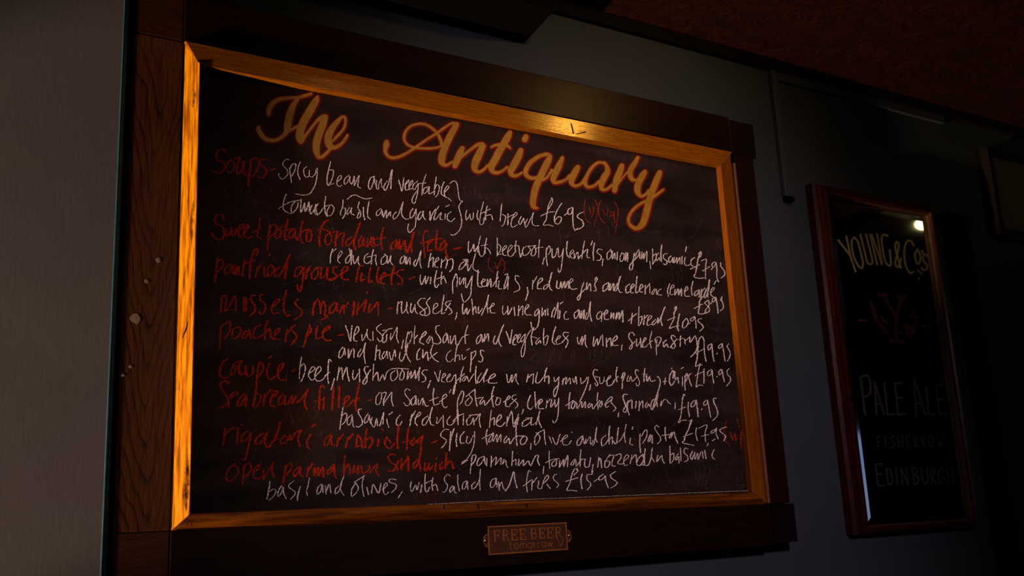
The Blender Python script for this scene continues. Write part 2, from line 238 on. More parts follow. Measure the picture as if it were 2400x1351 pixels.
M 750 110 745 220 745 340;755 240 790 230 775 310 750 345;820 220 810 330;815 260 860 215;860 290 910 240 895 215 865 260 855 340 910 330;960 270 920 310 930 340 980 290 990 250;1000 270 990 320 1030 240 1080 110;1070 130 1030 260 1045 345;1225 110 1200 190 1190 270 1140 380 1200 360 1260 350;1200 130 1225 100 1225 140 1190 190;1115 280 1180 250 1210 240;1265 200 1245 310 1240 370 1255 410;1345 260 1310 310 1310 375 1350 360 1380 300 1360 260;1395 320 1400 315;1450 235 1410 260 1420 290 1450 270 1460 230 1475 310 1480 380;1550 260 1520 260 1500 290 1550 330 1570 370 1530 415
>R|x|red chalk words poachers pie
K2 205 590 195 700 190 855;220 570 300 510 325 550 310 650 250 730;430 580 360 620 350 710 400 730 450 660 450 590 410 580;560 620 500 660 480 720 530 710 570 640 590 720;700 560 640 600 620 690 660 730 740 680;800 510 770 600 770 740;770 670 830 600 840 700 880 740;890 690 960 620 950 600 900 640 890 720 940 740;1050 620 1030 760;1040 680 1090 620;1150 560 1100 600 1150 660 1170 720 1110 800;1340 560 1300 700 1265 830;1340 560 1355 640 1290 700;1440 580 1420 660 1430 730 1480 720;1490 660 1590 600 1590 570 1520 620 1510 720 1570 760 1610 745;1705 690 1770 680
>W|x|white chalk line reading venison, pheasant and vegetables in wine, suet pastry and its price
K 165 460 195 550 225 655 235 550 245 460;270 590 330 520 315 465 280 540 270 640 310 655;370 570 380 650 430 550 440 500 440 600 485 645;510 530 515 640;620 435 570 470 560 510 620 570 640 620 600 660 570 620;690 520 640 580 640 670 680 650 690 570;640 520 760 490;740 560 740 640 800 520 825 480 815 600 840 680;900 640 880 750;960 540 935 660 925 780;970 560 1000 530 1010 590 980 680;1050 460 1040 570 1040 690;1040 630 1080 580;1110 630 1190 560 1180 530 1140 580 1110 660 1160 695;1240 590 1200 650 1220 680 1260 600 1280 680;1360 455 1320 470 1315 530 1360 600 1380 660 1340 690 1280 680;1450 550 1410 610 1415 680 1450 640 1460 560 1480 680;1500 590 1510 690 1560 580 1570 690;1720 460 1690 570 1690 680;1600 700 1660 600 1730 570
K 1890 570 1840 620 1840 690 1880 650 1900 570 1910 660;1940 570 1930 660 1980 560 1990 650;2070 590 2050 660 2080 690 2120 600 2180 450;2180 450 2130 570 2120 660 2150 720
L 580 480 610 560 630 630 640 550 655 460;670 590 720 540 705 515 675 560 665 640 700 645;720 590 765 530 750 510 725 570 730 620 770 590;820 510 770 570 775 610 810 580 825 520;825 600 820 700 800 790 780 800 770 740 790 660 870 490 910 450;930 430 900 540 910 650;900 540 970 560;1000 560 960 610 970 640 1010 590 1020 620;1060 440 1055 540 1060 640;1060 560 1110 530 1100 620 1080 650;1210 420 1180 510 1170 600 1200 640;1200 600 1270 550 1250 530 1220 590 1230 640 1290 620;1375 490 1320 490 1310 530 1370 600 1340 680;1290 620 1370 530;1490 550 1490 600 1510 640 1540 560;1550 540 1545 650 1590 520 1590 630 1610 680;1700 550 1690 630 1700 665 1740 570 1750 650 1790 540;1810 520 1815 660;1860 570 1860 670;1860 620 1910 560 1920 660;1930 620 1995 570 1985 530 1945 580 1940 650 2010 655;2060 650 2050 710
M 690 470 670 435 630 445 620 500 660 560 660 620 640 650 630 620 700 550;720 520 720 610 760 560 770 510;770 520 780 620;800 560 840 520 830 500 805 540 800 620 850 610;915 425 890 530 905 630;850 600 920 540;980 530 970 620 975 715;960 560 960 510 1010 490 1030 530 990 610;1100 530 1060 570 1070 620 1100 580 1120 620;1210 490 1180 470 1160 500 1200 570 1210 620 1180 640 1160 610;1150 620 1230 520;1280 480 1275 610;1240 530 1310 510;1330 520 1340 580;1340 540 1390 500;1400 490 1400 560 1450 500 1470 480 1490 560 1490 640 1460 700 1410 745
M 1580 540 1560 490 1530 500 1510 560 1500 680 1490 780 1470 865 1510 850 1555 850;1480 700 1570 650;1580 560 1585 680 1605 800;1670 580 1630 610 1640 660 1670 630 1680 580 1690 700 1705 800;1745 705 1750 700;1800 580 1765 610 1775 640 1810 610 1810 570 1830 680 1850 800;1895 580 1875 610 1910 680 1910 740 1880 800
>W|x|white chalk line reading and hand cut chips
K 130 730 85 790 80 870 130 830 150 740 160 830;200 760 200 870 240 770 270 760 270 860;360 760 320 820 330 860 380 790 415 680;415 690 400 800 405 880 415 940;560 710 550 800 540 895;560 780 600 770 595 860 615 890;660 790 630 840 640 880 680 820 690 780 700 870;720 800 750 900 790 770 800 850;860 800 850 870 880 910 930 810 960 680;950 700 940 800 960 870 990 920;1110 750 1080 800 1075 890 1110 880;1150 770 1150 870 1200 790 1220 900;1280 700 1250 800 1290 880 1350 920;1240 870 1330 800;1510 770 1460 820 1450 890 1490 920 1540 880;1590 700 1570 800 1560 910;1570 850 1610 830 1620 890;1650 830 1660 890 1700 860;1705 775 1745 750;1770 800 1765 920 1755 1040;1770 810 1820 780 1820 830 1780 890;1930 780 1890 770 1890 820 1915 870 1900 920 1860 910
>R|x|red chalk word cowpie
N 235 120 180 160 140 250 140 330 190 365 240 350;310 200 280 270 285 330 330 290 340 210;330 170 410 150;410 150 380 230 400 320 460 290 470 220;470 250 490 340 550 310 560 220;640 170 620 270 605 400 605 520;640 180 680 170 690 250 640 330 610 360;770 180 740 270 750 350 800 380 840 340;765 105 805 80;870 300 940 220 940 175 890 220 880 330 920 390 980 380;1060 280 1100 255
>W|x|white chalk line reading beef, mushrooms, vegetable in rich gravy, suet pastry and chips and its price
N 1180 100 1160 230 1150 370;1165 220 1210 180 1230 240 1210 330 1175 405;1270 310 1350 250 1340 220 1300 240 1270 330 1310 390 1350 370;1350 350 1430 260 1410 215 1370 260 1350 350 1380 400 1440 390 1490 330;1560 150 1530 130 1520 250 1515 350 1525 425;1480 330 1540 290;1600 370 1560 510
O 80 120 70 200 55 280;75 180 115 120 120 200 125 270;125 240 165 140 180 120 190 210 210 290;260 160 255 250 280 270 320 200;340 140 340 230 345 300;455 110 415 110 405 160 435 230 435 290 410 330 385 310 480 150;520 80 515 180 510 280;515 250 570 180 580 280;600 290 640 210 660 280 690 180 740 140;790 160 745 200 745 280 790 280 830 220 820 150;740 140 830 130 970 140;890 150 860 210 860 280 900 260 910 190 880 145;960 170 950 270 1000 170 1000 260 1050 160;1050 160 1060 260 1110 120 1100 200 1100 280;1210 155 1170 150 1140 190 1180 240 1180 290 1140 305;1245 290 1215 380
O 1300 180 1330 250 1350 300 1360 230 1375 160;1390 260 1440 220 1425 195 1400 230 1390 290 1430 310;1450 270 1500 220 1490 200 1460 250 1460 300 1510 290 1550 220;1570 210 1570 300 1555 400 1540 460 1545 380 1580 310;1665 120 1640 200 1625 300;1570 300 1680 200;1690 230 1650 280 1680 290 1710 230 1730 290;1830 110 1820 210 1830 320;1740 300 1800 200;1900 190 1860 250 1850 320 1900 270 1970 140;1975 145 1930 250 1930 300;1960 290 2070 230 2060 200 2010 240 1990 310 2050 320 2095 315;2220 210 2230 290 2250 310 2280 220;2290 220 2285 310 2340 200 2340 280 2370 335
P 860 160 840 250;850 210 910 150;930 150 920 270;980 130 960 200 960 260 1000 260;1100 75 1060 180 1000 260;1080 100 1070 240;1080 200 1120 170 1125 265;1190 190 1200 250 1240 200;1250 190 1245 300 1220 400 1195 440 1185 370 1240 290;1310 210 1300 280;1300 240 1340 190;1350 200 1340 280 1390 200 1400 270;1430 210 1450 260 1470 180 1480 270;1530 200 1540 270 1590 230 1610 190;1630 190 1610 290 1570 390 1520 500;1655 290 1645 350;1745 100 1710 90 1690 150 1720 220 1750 280 1730 300 1715 270;1720 180 1750 190;1770 190 1780 270 1820 250 1830 190;1850 240 1910 190 1900 170 1870 220 1870 290 1920 290 1960 240;1995 65 1980 160 1995 245;1950 240 2010 180
Q 490 140 485 240 480 330;470 200 500 130 515 150 490 230;560 170 540 230 570 240 590 180 605 240;690 110 660 90 650 140 690 210 700 280 670 300 660 270;620 240 670 180;770 80 760 170 760 240;730 150 800 150;790 170 800 240 830 180;830 190 850 240 900 230;930 180 960 210 965 270 940 370 900 480 870 600;1030 200 1025 275;1005 245 1045 240;1120 110 1090 170 1085 250 1110 295 1150 240;1140 110 1130 200;1110 80 1115 75;1150 120 1160 220 1190 190 1200 260;1235 80 1260 65;1250 190 1250 300;1290 170 1280 260 1285 350;1280 180 1310 140 1310 200 1290 250;1360 140 1330 170 1340 230 1365 300
Q 1475 20 1455 100 1440 200 1425 315 1460 290 1510 295;1410 170 1510 120;1525 90 1525 260;1620 90 1575 120 1575 170 1615 150 1630 95 1635 180 1650 260;1690 185 1695 180;1740 90 1715 120 1720 160 1750 130 1755 90 1770 180 1785 245;1850 75 1820 110 1830 160 1860 190 1860 240 1815 300
>R|x|red chalk words seabream fillet
N 250 430 210 400 160 415 140 460 170 520 220 590 240 650 200 720 120 740;230 640 370 560 360 540 300 560 250 640 250 730;440 570 370 650 370 720 420 690 470 580 470 720;600 520 580 620 560 720;600 560 660 580 650 660 600 730;710 570 690 720;700 630 770 530 810 520;830 600 880 540 850 530 800 600 780 700 840 730;940 570 890 640 900 710 950 660 970 590 970 700;1010 690 1060 590 1060 690 1110 600;1120 680 1190 620 1255 520;1255 520 1220 640 1230 730 1255 765
N 1470 480 1440 460 1420 500 1410 620 1405 760;1350 660 1440 640;1470 620 1460 750;1590 490 1580 620 1570 760;1665 480 1660 610 1655 730;1720 690 1790 620 1770 590 1730 640 1730 720 1780 720 1830 660;1915 450 1890 570 1870 700 1890 780;1830 660 1910 620;2035 650 2075 640
>W|x|white chalk line reading on saute potatoes, cherry tomatoes, spinach and its price
O 590 450 555 500 550 580 590 590 620 520 620 450 590 440;620 450 680 440 650 540 650 600;650 580 720 480 755 435 750 530 770 610;985 410 950 390 920 420 930 470 980 540 980 590 940 610 905 570;1050 480 1000 540 1010 600 1050 570 1060 480 1065 590;1090 520 1100 600 1150 510 1150 600;1150 520 1190 610 1220 610;1290 390 1280 500 1290 600;1235 545 1350 500;1290 605 1360 580;1360 560 1450 490 1440 460 1400 500 1400 590 1430 635 1460 620;1490 440 1505 405
O 1610 490 1590 580 1600 720 1600 850;1600 510 1650 420 1670 450 1650 550 1620 590;1740 510 1695 560 1700 600 1740 600 1780 530 1740 470;1700 490 1810 400;1815 400 1820 500 1840 610;1830 520 1900 500;1920 500 1880 560 1890 590 1930 540 1940 600;2055 370 2030 480 2050 620;1950 600 2050 480;2100 510 2080 560 2090 600 2130 580 2140 520 2090 500;2180 560 2260 510 2250 480 2210 540 2210 610 2260 620;2340 470 2300 480 2290 520 2350 570 2360 610 2330 640;2260 600 2340 520
P 800 600 780 655;890 420 860 500 855 570 890 600 920 570;945 380 950 480 960 580;950 560 1000 480;990 550 1040 490 1020 470 990 540 1000 590 1060 590;1100 490 1090 580;1100 520 1140 470;1160 480 1150 570 1200 500;1200 480 1210 570 1250 490;1250 460 1245 620 1230 720 1195 775 1170 740;1395 390 1380 490 1380 590;1340 550 1440 490;1440 500 1410 550 1420 590 1450 570 1460 510 1430 490;1480 520 1490 590 1540 500 1550 580 1590 500 1590 580;1650 520 1620 560 1640 580 1670 530 1680 580;1750 385 1740 490 1755 600;1690 590 1770 490;1790 500 1770 540 1780 570 1805 540 1800 500;1840 540 1930 470 1920 440 1860 500 1850 570 1890 560;1930 470 1920 510 1970 570 1975 600 1950 620;2015 645 2010 690
Q 545 410 510 405 490 440 510 510 540 590 520 640 490 620;500 600 560 490;550 500 550 590 570 670;550 520 600 480 605 580;660 500 650 580;700 500 695 610;700 560 740 490 745 580;800 510 775 560 790 580 820 530 830 560;880 470 850 520 850 590 870 600 910 520 940 410;920 430 920 500 930 560;980 500 970 560 1010 480 1050 480 1070 510 1100 530;1160 520 1155 590
Q 1280 420 1265 405 1250 480 1240 600 1225 700 1200 770 1240 740 1300 740;1200 605 1290 570;1325 510 1325 610 1340 690;1400 490 1360 530 1370 570 1410 540 1425 480 1440 590 1450 690;1490 605 1500 595;1550 485 1520 520 1530 550 1570 520 1570 480 1590 590 1610 700;1680 460 1650 460 1650 510 1680 570 1700 640 1690 690 1640 740
>W|x|white chalk line reading balsamic reduction herb oil
O 130 630 110 750 90 905;115 740 160 700 180 740 150 820 115 850;250 720 190 770 190 850 230 830 250 740 260 860 275 885;365 650 330 660 330 710 370 780 375 840 330 880 300 870;450 710 410 770 410 830 450 800 465 730 480 830;500 760 490 830 530 880 560 770 570 860;600 860 650 700;650 700 640 840;690 780 700 840 715 885;720 720 760 690;860 730 815 780 815 850 850 860 885 810
O 1010 720 985 860;990 790 1050 680;1050 770 1120 720 1110 690 1070 740 1050 820 1080 860;1210 740 1150 790 1145 850 1180 850 1230 760 1270 630;1270 640 1240 760 1250 840 1290 860;1330 760 1330 840 1390 760;1410 730 1410 880;1500 740 1460 800 1470 850 1520 850 1560 800;1590 650 1590 760 1600 850;1540 800 1600 740 1670 710;1670 730 1665 850;1760 740 1715 780 1715 850 1760 840 1790 770;1740 730 1850 720;1800 770 1800 850;1810 810 1880 710 1870 790 1885 880;2025 670 2010 780 2000 885;2010 800 2060 760 2060 850;2090 820 2150 760 2140 720 2100 770 2090 850 2150 870 2200 820;2230 750 2220 865;2220 830 2280 680;2290 690 2310 880 2350 780 2370 720
P 680 780 735 700 720 790;700 760 705 860 715 1060;870 720 800 750 785 810 830 810 890 760 900 710;830 710 915 710;900 730 900 800 960 770;1010 620 980 720 960 800;1000 640 995 740 1030 830
>R|x|red chalk words rigatoni arrabiatta
R 150 245 140 340 125 440;140 340 210 260 270 240;315 240 300 440;355 200 370 190;440 280 370 330 360 410 420 390 470 320;480 310 450 470 410 630 360 640;640 300 550 370 540 440 600 430 690 300;690 300 660 400 670 470 710 480 780 390;850 180 820 290 780 390;770 390 830 370;940 340 870 370 860 430 910 430 960 360 900 330;980 340 990 390 1060 290 1120 270;1120 270 1080 370 1105 460;1240 330 1200 400 1200 470 1225 500;1255 220 1310 190
R 1500 320 1430 380 1420 460 1470 440 1510 330 1510 440 1560 460;1600 370 1580 470;1590 410 1660 320;1720 370 1690 480;1710 400 1780 320;1840 340 1820 480;1820 480 1890 460;1850 330 1890 400 1905 490;1960 260 1940 370 1940 480;1950 390 2020 360 2030 420 1990 490;2110 390 2100 460;2160 255 2165 260
S 240 370 230 450 290 500 350 440;260 360 300 420;410 200 390 340 390 490;530 240 515 370 510 510;460 420 560 400;600 370 560 430 580 460 640 400;700 350 640 400 640 430 690 400;710 350 690 440 690 520;825 435 890 405
>W|x|white chalk line reading spicy tomato, olive and chilli pasta and its price
S 1045 260 1000 255 950 300 950 350 1010 390 1000 440 955 490;1110 250 1080 350 1060 440 1055 525;1070 290 1060 420;1150 310 1140 390 1145 470;1240 290 1195 350 1195 430 1240 430;1280 350 1270 420 1310 430 1360 330;1375 290 1370 420 1340 530 1280 630 1210 680;1535 260 1520 350 1535 445;1470 375 1600 310;1600 320 1560 380 1560 420 1600 380 1610 300;1615 310 1610 410 1660 320 1660 420 1710 320 1710 410;1780 350 1750 400 1770 430 1810 370 1820 430;1905 220 1905 350 1920 460;1830 440 1900 350 2000 340;2000 340 1960 400 1970 450 2020 430 2045 370 2010 340;2095 440 2090 510
P 1000 900 950 950 945 1050 990 1020 1010 950 960 900;970 910 1060 860;1065 860 1070 960 1085 1050;1130 950 1160 1030;1170 960 1220 1050 1265 920;1270 1010 1360 950 1340 930 1300 980 1310 1050 1370 1050 1410 1000;1415 890 1420 893;1550 940 1490 1000 1490 1060 1530 1040 1560 950;1560 960 1580 1040 1600 980;1600 1030 1650 950 1655 1040;1690 1000 1670 1050 1700 1040 1735 830;1735 840 1720 960 1740 1020;1850 930 1800 980 1800 1060 1840 1050 1880 990;1900 820 1890 940 1895 1040;1890 1000 1930 950 1935 1040;1940 1000 1970 1040;2010 840 2000 940 1990 1030;1980 1030 2040 990 2090 900;2110 795 2090 920 2100 1020;2165 970 2160 1040 2200 1055;2190 850 2195 830
Q 710 920 705 1040 715 1150;730 940 770 870 800 870 790 950 745 1030;840 930 810 1000 830 1010 860 930 865 1025;950 830 920 805 895 840 930 900 970 960 965 1010 930 1040;1030 830 1030 930 1040 1000;990 935 1080 920;1110 900 1080 960 1100 960 1140 890 1160 960 1190 1030;1355 750 1330 850 1290 930 1270 1000 1250 1025 1320 1045 1395 1060;1340 750 1370 735 1350 800;1260 950 1380 905;1430 840 1420 910 1440 995;1460 840 1560 800 1540 900 1545 1010;1490 945 1590 920;1635 1000 1665 980;1680 850 1620 880 1620 910 1665 880 1685 840 1680 910 1705 975;1810 825 1735 855 1740 890 1800 940 1780 1000
>r|x|red chalk dietary mark after the pasta price
Q 1810 740 1780 880 1790 980 1850 1070;1855 890 1890 990 1920 900 1930 1000 1960 930;1865 900 1895 990;1925 920 1935 990;2000 870 1990 970 2005 1110;2010 880 2005 1000;1945 710 1980 830
>R|x|red chalk words open parma ham sandwich
R 270 700 200 760 165 860 190 920 250 890 320 810 300 730 250 720;390 730 380 840 375 950;385 730 460 690 480 760 430 840 380 860;500 810 590 750 580 710 530 760 510 840 550 890 620 860;640 780 640 890;650 870 760 700;760 690 750 790 770 860;930 720 905 840 890 970;930 730 990 690 1000 750 930 840;1080 740 1030 800 1040 860 1080 810 1110 730 1110 830 1140 860;1210 750 1195 860;1200 800 1260 700;1290 760 1285 850 1340 740 1345 850 1400 740 1405 860;1520 730 1460 790 1470 830 1530 760 1540 700 1550 830 1570 880;1680 600 1670 720 1665 850;1670 790 1730 700 1750 820;1800 730 1780 800 1830 780 1850 720 1850 810;1890 730 1910 820 1990 770 1990 720;2000 810 2090 700 2080 780 2110 850
S 360 580 300 575 270 620 310 680 370 720 340 780 270 790;390 700 350 770;400 660 380 720 390 770;440 640 440 760;440 740 520 630 530 600 530 780;640 640 590 710 610 750 650 690 685 550;680 560 670 680 690 780;740 690 740 790 780 740 790 700;790 700 800 780 840 720;880 690 875 790;885 630 890 625;960 680 930 720 940 770 980 730;1015 570 1010 680 1000 750;1010 720 1060 660 1090 700 1100 745
>W|x|white chalk line reading parma ham, tomato, mozzarella balsamic
S 1210 700 1285 650;1335 680 1325 740 1320 820;1335 660 1350 590 1390 590 1380 650 1330 720;1490 600 1430 630 1405 700 1430 720 1480 660 1500 610;1500 610 1510 690 1530 720;1530 720 1530 630;1590 600 1585 730;1590 680 1650 610 1640 710;1650 700 1710 620 1710 700;1750 640 1730 700 1770 650 1780 710 1795 740;1860 545 1855 640 1850 720;1855 670 1900 640 1900 710;1940 640 1935 720 1990 650;2000 650 2000 720 2060 660 2090 720 2150 600 2190 590 2180 650 2200 710;2260 730 2250 820
T 475 540 475 650 480 750;430 680 520 640 600 630;560 640 510 690 520 730 560 710 570 650;610 660 605 740 660 640 660 730 710 590 710 730;800 640 750 700 780 710 810 640 820 730;880 520 870 630 870 730;830 720 890 640 940 640;930 640 930 730 980 730 1005 620;1035 710 1020 800;1110 620 1095 740;1105 660 1130 630 1145 740;1250 580 1190 670 1190 740 1230 730 1250 670 1190 660;1250 590 1300 590 1280 660 1280 720 1320 725;1320 590 1380 570 1390 620 1350 680 1380 700 1430 690;1430 660 1490 610 1470 580 1430 630 1430 710 1480 710;1530 590 1510 690;1515 650 1580 580 1590 690;1670 580 1620 620 1590 690 1630 720 1680 650 1670 580;1700 510 1690 610 1690 710;1660 710 1740 710 1780 600;1790 500 1780 600 1815 670;1860 590 1850 670 1910 590 1920 640 1945 690
U 1145 475 1145 580 1145 685;1150 590 1190 560 1190 640 1160 685;1250 570 1215 620 1225 650 1255 600 1260 690;1280 500 1285 655;1370 505 1340 495 1325 550 1370 600 1370 650 1330 670;1430 540 1405 600 1425 640 1450 580;1460 550 1465 640 1500 560 1505 640 1540 550;1560 540 1570 625;1590 530 1605 625;1620 465 1635 435;1710 515 1685 570 1690 620 1715 635
>W|x|white chalk line reading basil and olives, with salad and fries and its price
R 725 920 705 1040 685 1145;700 1060 770 1020 800 1050 770 1110 710 1165;870 980 830 1040 825 1110 870 1070 890 990 900 1080 930 1140;1030 915 970 960 970 1000 1040 1050 1040 1090 990 1145;1110 990 1080 1090 1075 1160;1225 880 1210 970 1190 1050 1200 1100;1370 960 1330 1010 1325 1085 1370 1050 1390 960 1400 1060;1430 980 1440 1080;1440 1050 1480 960 1500 1060;1600 980 1560 1020 1560 1080 1610 1030 1660 860;1660 870 1620 990 1640 1060 1670 1100;1820 940 1770 1020 1765 1110 1820 1070 1850 1000 1810 930;1800 930 1930 850;1920 850 1900 970 1920 1110;1960 1000 1980 1090;2020 1070 2040 960 2110 1070 2140 950;2160 1030 2220 970 2200 940 2170 1010 2190 1090 2240 1060;2330 900 2260 890 2250 930 2330 960 2330 1010 2280 1060
S 450 1050 400 1130;565 930 555 1000 575 1050 620 970 640 1030 665 940;700 970 685 1060;745 835 740 940 745 1030 770 1055 800 1000;840 880 830 970 840 1030;740 950 840 900;840 980 880 960 905 1035;1060 850 1030 830 990 880 1000 930 1030 980 1000 1050 965 1060;1090 980 1060 1020 1060 1060 1100 1020 1110 980 1120 1060 1150 1065;1160 840 1160 940 1180 1040;1270 910 1225 950 1220 1020 1260 1000 1280 920 1290 1020;1380 930 1340 970 1345 1020 1390 990 1440 900;1450 770 1440 900 1445 1030;1640 880 1590 910 1575 980 1600 1000 1640 950 1650 880 1660 990;1680 930 1690 1030;1690 990 1720 930 1740 1000 1770 1040;1770 1040 1820 960 1870 800;1880 810 1890 900 1915 1000
T 240 800 215 780 195 860 185 960 195 1050;145 980 250 900;260 910 250 1030;250 960 320 870;340 920 335 1010 380 1010;400 950 465 880 450 840 410 900 380 1000;450 960 485 1010;570 830 540 840 530 890 590 950 590 980 570 1000;835 780 800 760 760 850 740 940 700 1035 760 1035 830 1045;835 760 840 790 790 840;690 920 840 875;895 830 880 910 895 1010;1020 830 960 840 960 900 1000 940 1000 980 960 1030;1030 790 1020 830;1050 920 1100 890;1165 830 1110 870 1120 905 1170 880 1190 850 1200 920 1230 1000;1320 795 1260 840 1270 880 1340 930 1320 970 1265 1005
>w|x|thin white chalk rule along the foot of the board
Z 1000 1183 1200 1173 1500 1161 1700 1153 1758 1151
>g|x|faint ghost of erased chalk letters
E 1770 390 1790 370 1780 420 1800 460;1850 370 1860 420 1870 470 1890 450;1920 380 1930 470;2000 440 1980 500 2010 530 2030 470;2080 430 2060 520 2100 520;2200 500 2180 540 2210 550 2240 520 2210 490;2300 370 2340 340 2340 420 2300 480;2360 390 2370 470 2400 390
D 300 520 250 580 280 650 240 760 270 800;400 600 390 720 410 860;480 560 440 640;570 590 620 680 690 870;640 735 780 735;850 560 830 650
G 1250 540 1320 490;1440 910 1500 890;1520 880 1540 930;1660 870 1640 930 1670 970 1700 920;1760 870 1770 950;100 1200 240 1240 400 1225;900 1235 1300 1280
L 880 720 920 700 960 760 880 840 1000 860;1080 740 1060 860;1150 740 1130 860 1200 700;1300 700 1250 830;1430 720 1400 840;1460 720 1440 830;1650 730 1645 840;1720 700 1700 850;1800 720 1790 830
U 1470 750 1480 900;1530 750 1500 990;1510 855 1600 850;1590 800 1550 1000;1660 760 1600 1000 1680 980;1900 680 1930 700;2010 870 2000 960;2090 790 2010 960 2090 960 2040 1020
S 470 1060 500 1130;590 1080 620 1140 660 1060;780 1060 760 1140;860 1090 900 1060;940 1050 970 1150;1090 1070 1150 1120;1290 1060 1270 1120
F 1700 720 1760 690;2030 660 2090 750;1850 780 1860 800 1840 800;1650 860 1800 860;1440 850 1490 810;910 740 950 780;1050 740 1060 790;1990 720 2000 850
N 980 430 1000 240;1070 860 1070 960 1100 980;1160 870 1165 930;1370 860 1380 910
H 1740 10 1760 20;1330 90 1480 40;2060 100 2090 60;760 640 790 690;30 1180 90 1150
"""
M = {}
M['wall'] = paint_wall('slate_blue_wall_paint', (.030, .042, .062), .6, (1, 1, .3))
M['pier'] = paint_wall('grey_blue_pier_paint', (.120, .138, .175), .5, (1, 1, .2), (.132, .120, .195))
M['pier_edge'] = plain('deep_blue_edge_paint', (.016, .090, .17), .5)
M['dark_in'] = plain('dark_room_paint', (.010, .008, .008), .8)
M['floor'] = wood('dark_floor_boards', (.01, .006, .004), (.03, .015, .01), 'x', .5)
M['stile_v'] = wood('dark_oak_stile', (.056, .017, .0042), (.090, .028, .0075), 'z', .55, .2, .7, 13, 2.0, (.095, .029, .016), (-.748, 14, 95, 4.5), .32)  # one oak all round; the brighter left is put into this copy's colour
M['rail_h'] = wood('dark_oak_rail', (.0085, .0016, .0010), (.0150, .0030, .0018), 'x', .34, .12, .7, 13, 2.2, None, (.46, 40, 260, 3), .4)  # darker copy for the top rail, its dimness put into the colour
M['rail_low'] = wood('dark_oak_low_rail', (.0050, .0011, .0007), (.0095, .0022, .0013), 'x', .5, .10, .7, 13, .8)  # darkest rail copy: fading light at the foot put into the colour
M['stile_r'] = wood('dark_oak_outer_stile', (.0090, .0012, .0009), (.0140, .0022, .0014), 'z', .5, .15, .7, 9, .6)  # right stile's copy, with its shade put into the colour
M['block'] = wood('dark_oak_block', (.034, .010, .004), (.054, .016, .008), 'x', .5, .2, .7, 15, 1.3, None, (-1.2, 45, 130, .4), .4)  # left blocks' copy, the lit side's brightness put into the colour
M['block_r'] = wood('near_black_oak_block', (.0030, .0009, .0007), (.0055, .0015, .0011), 'x', .5, .15, .7, 5, .5)  # right blocks: shade put into the colour of the same oak
M['bead'] = wood('brown_bead', (.13, .050, .026), (.17, .070, .040), 'z', .5, .2, 1, 5, .4)
M['pale_v'] = wood('varnished_pine_upright', (.42, .135, .002), (.70, .30, .004), 'z', .4, .25, .55, 7, .22, None, None, .30, (.30, .44, .58))  # left length: grazing light put into a brighter pine colour
M['pale_r'] = wood('varnished_pine_outer_upright', (.15, .040, .0015), (.22, .068, .002), 'z', .5, .12, .7, 7, .4)  # right length: same pine, shade put into a darker colour
M['pale_h'] = wood('varnished_pine_rail', (.19, .058, .0015), (.29, .100, .003), 'x', .17, .8, .8, 7, .7, None, (.43, 50, 380, 3), .6)  # top length: weaker light put into the pine colour
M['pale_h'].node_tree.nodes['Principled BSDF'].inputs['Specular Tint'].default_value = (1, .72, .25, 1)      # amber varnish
M['pale_low'] = wood('grimy_pine_rail', (.075, .020, .001), (.22, .068, .002), 'x', .5, .15, .35, 7, .3)  # bottom length: shade put into the colour of the same pine
M['soot'] = plain('black_shadow_gap_paint', (.004, .003, .003), .8)  # shade of the frame gaps put into the backing's colour
M['black'] = plain('black_painted_casing', (.0012, .0012, .0014), .8, 0, .05)
M['gold'] = plain('gold_sign_paint', (.345, .18, .018), .5, 0, .25)
M['red_paint'] = plain('red_sign_paint', (.17, .008, .004), .7, 0, .1)
M['brass'] = plain('aged_brass', (.27, .10, .026), .45, .35, .5)
M['brass_dark'] = plain('tarnished_brass', (.062, .020, .007), .55, .3, .4)
M['ebony'] = plain('near_black_post_paint', (.004, .0025, .002), .7, 0, .1)
M['steel'] = plain('worn_screw_metal', (.45, .3, .2), .3, 1)
M['mahogany'] = wood('dark_mahogany', (.015, .002, .001), (.036, .0045, .002), 'z', .3, .25, 1, 5, .5)
M['slip'] = plain('gilt_slip', (.040, .022, .008), .5, .0, .25)
M['gilt'] = plain('gilt_mirror_lettering', (.33, .27, .13), .45, .3)
M['grey_letter'] = plain('grey_mirror_lettering', (.040, .040, .047), .5, .2)
M['red_letter'] = plain('red_mirror_print', (.035, .004, .003), .5)
M['orange_letter'] = plain('orange_mirror_print', (.12, .03, .01), .5)
M['white'] = chalk('white_chalk', (.80, .75, .77), .37, .10, .26)
M['red'] = chalk('red_chalk', (.56, .032, .003), .41, .14, .2, .92)
M['thinred'] = chalk('thin_red_chalk', (.55, .045, .015), .40, .12, .2, .8)
M['rule'] = chalk('chalk_rule', (.7, .62, .5), .42, .12, .1, .8)
M['ghost'] = chalk('erased_chalk', (.5, .40, .38), .44, .16, .2, .16)
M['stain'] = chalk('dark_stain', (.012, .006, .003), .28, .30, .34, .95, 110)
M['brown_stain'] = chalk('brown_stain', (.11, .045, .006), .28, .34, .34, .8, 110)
M['crack'] = plain('wood_crack', (.006, .003, .002), .9)
M['fleck'] = plain('pale_paint_fleck', (.24, .19, .16), .8)
M['redfleck'] = plain('red_paint_fleck', (.16, .008, .006), .8)

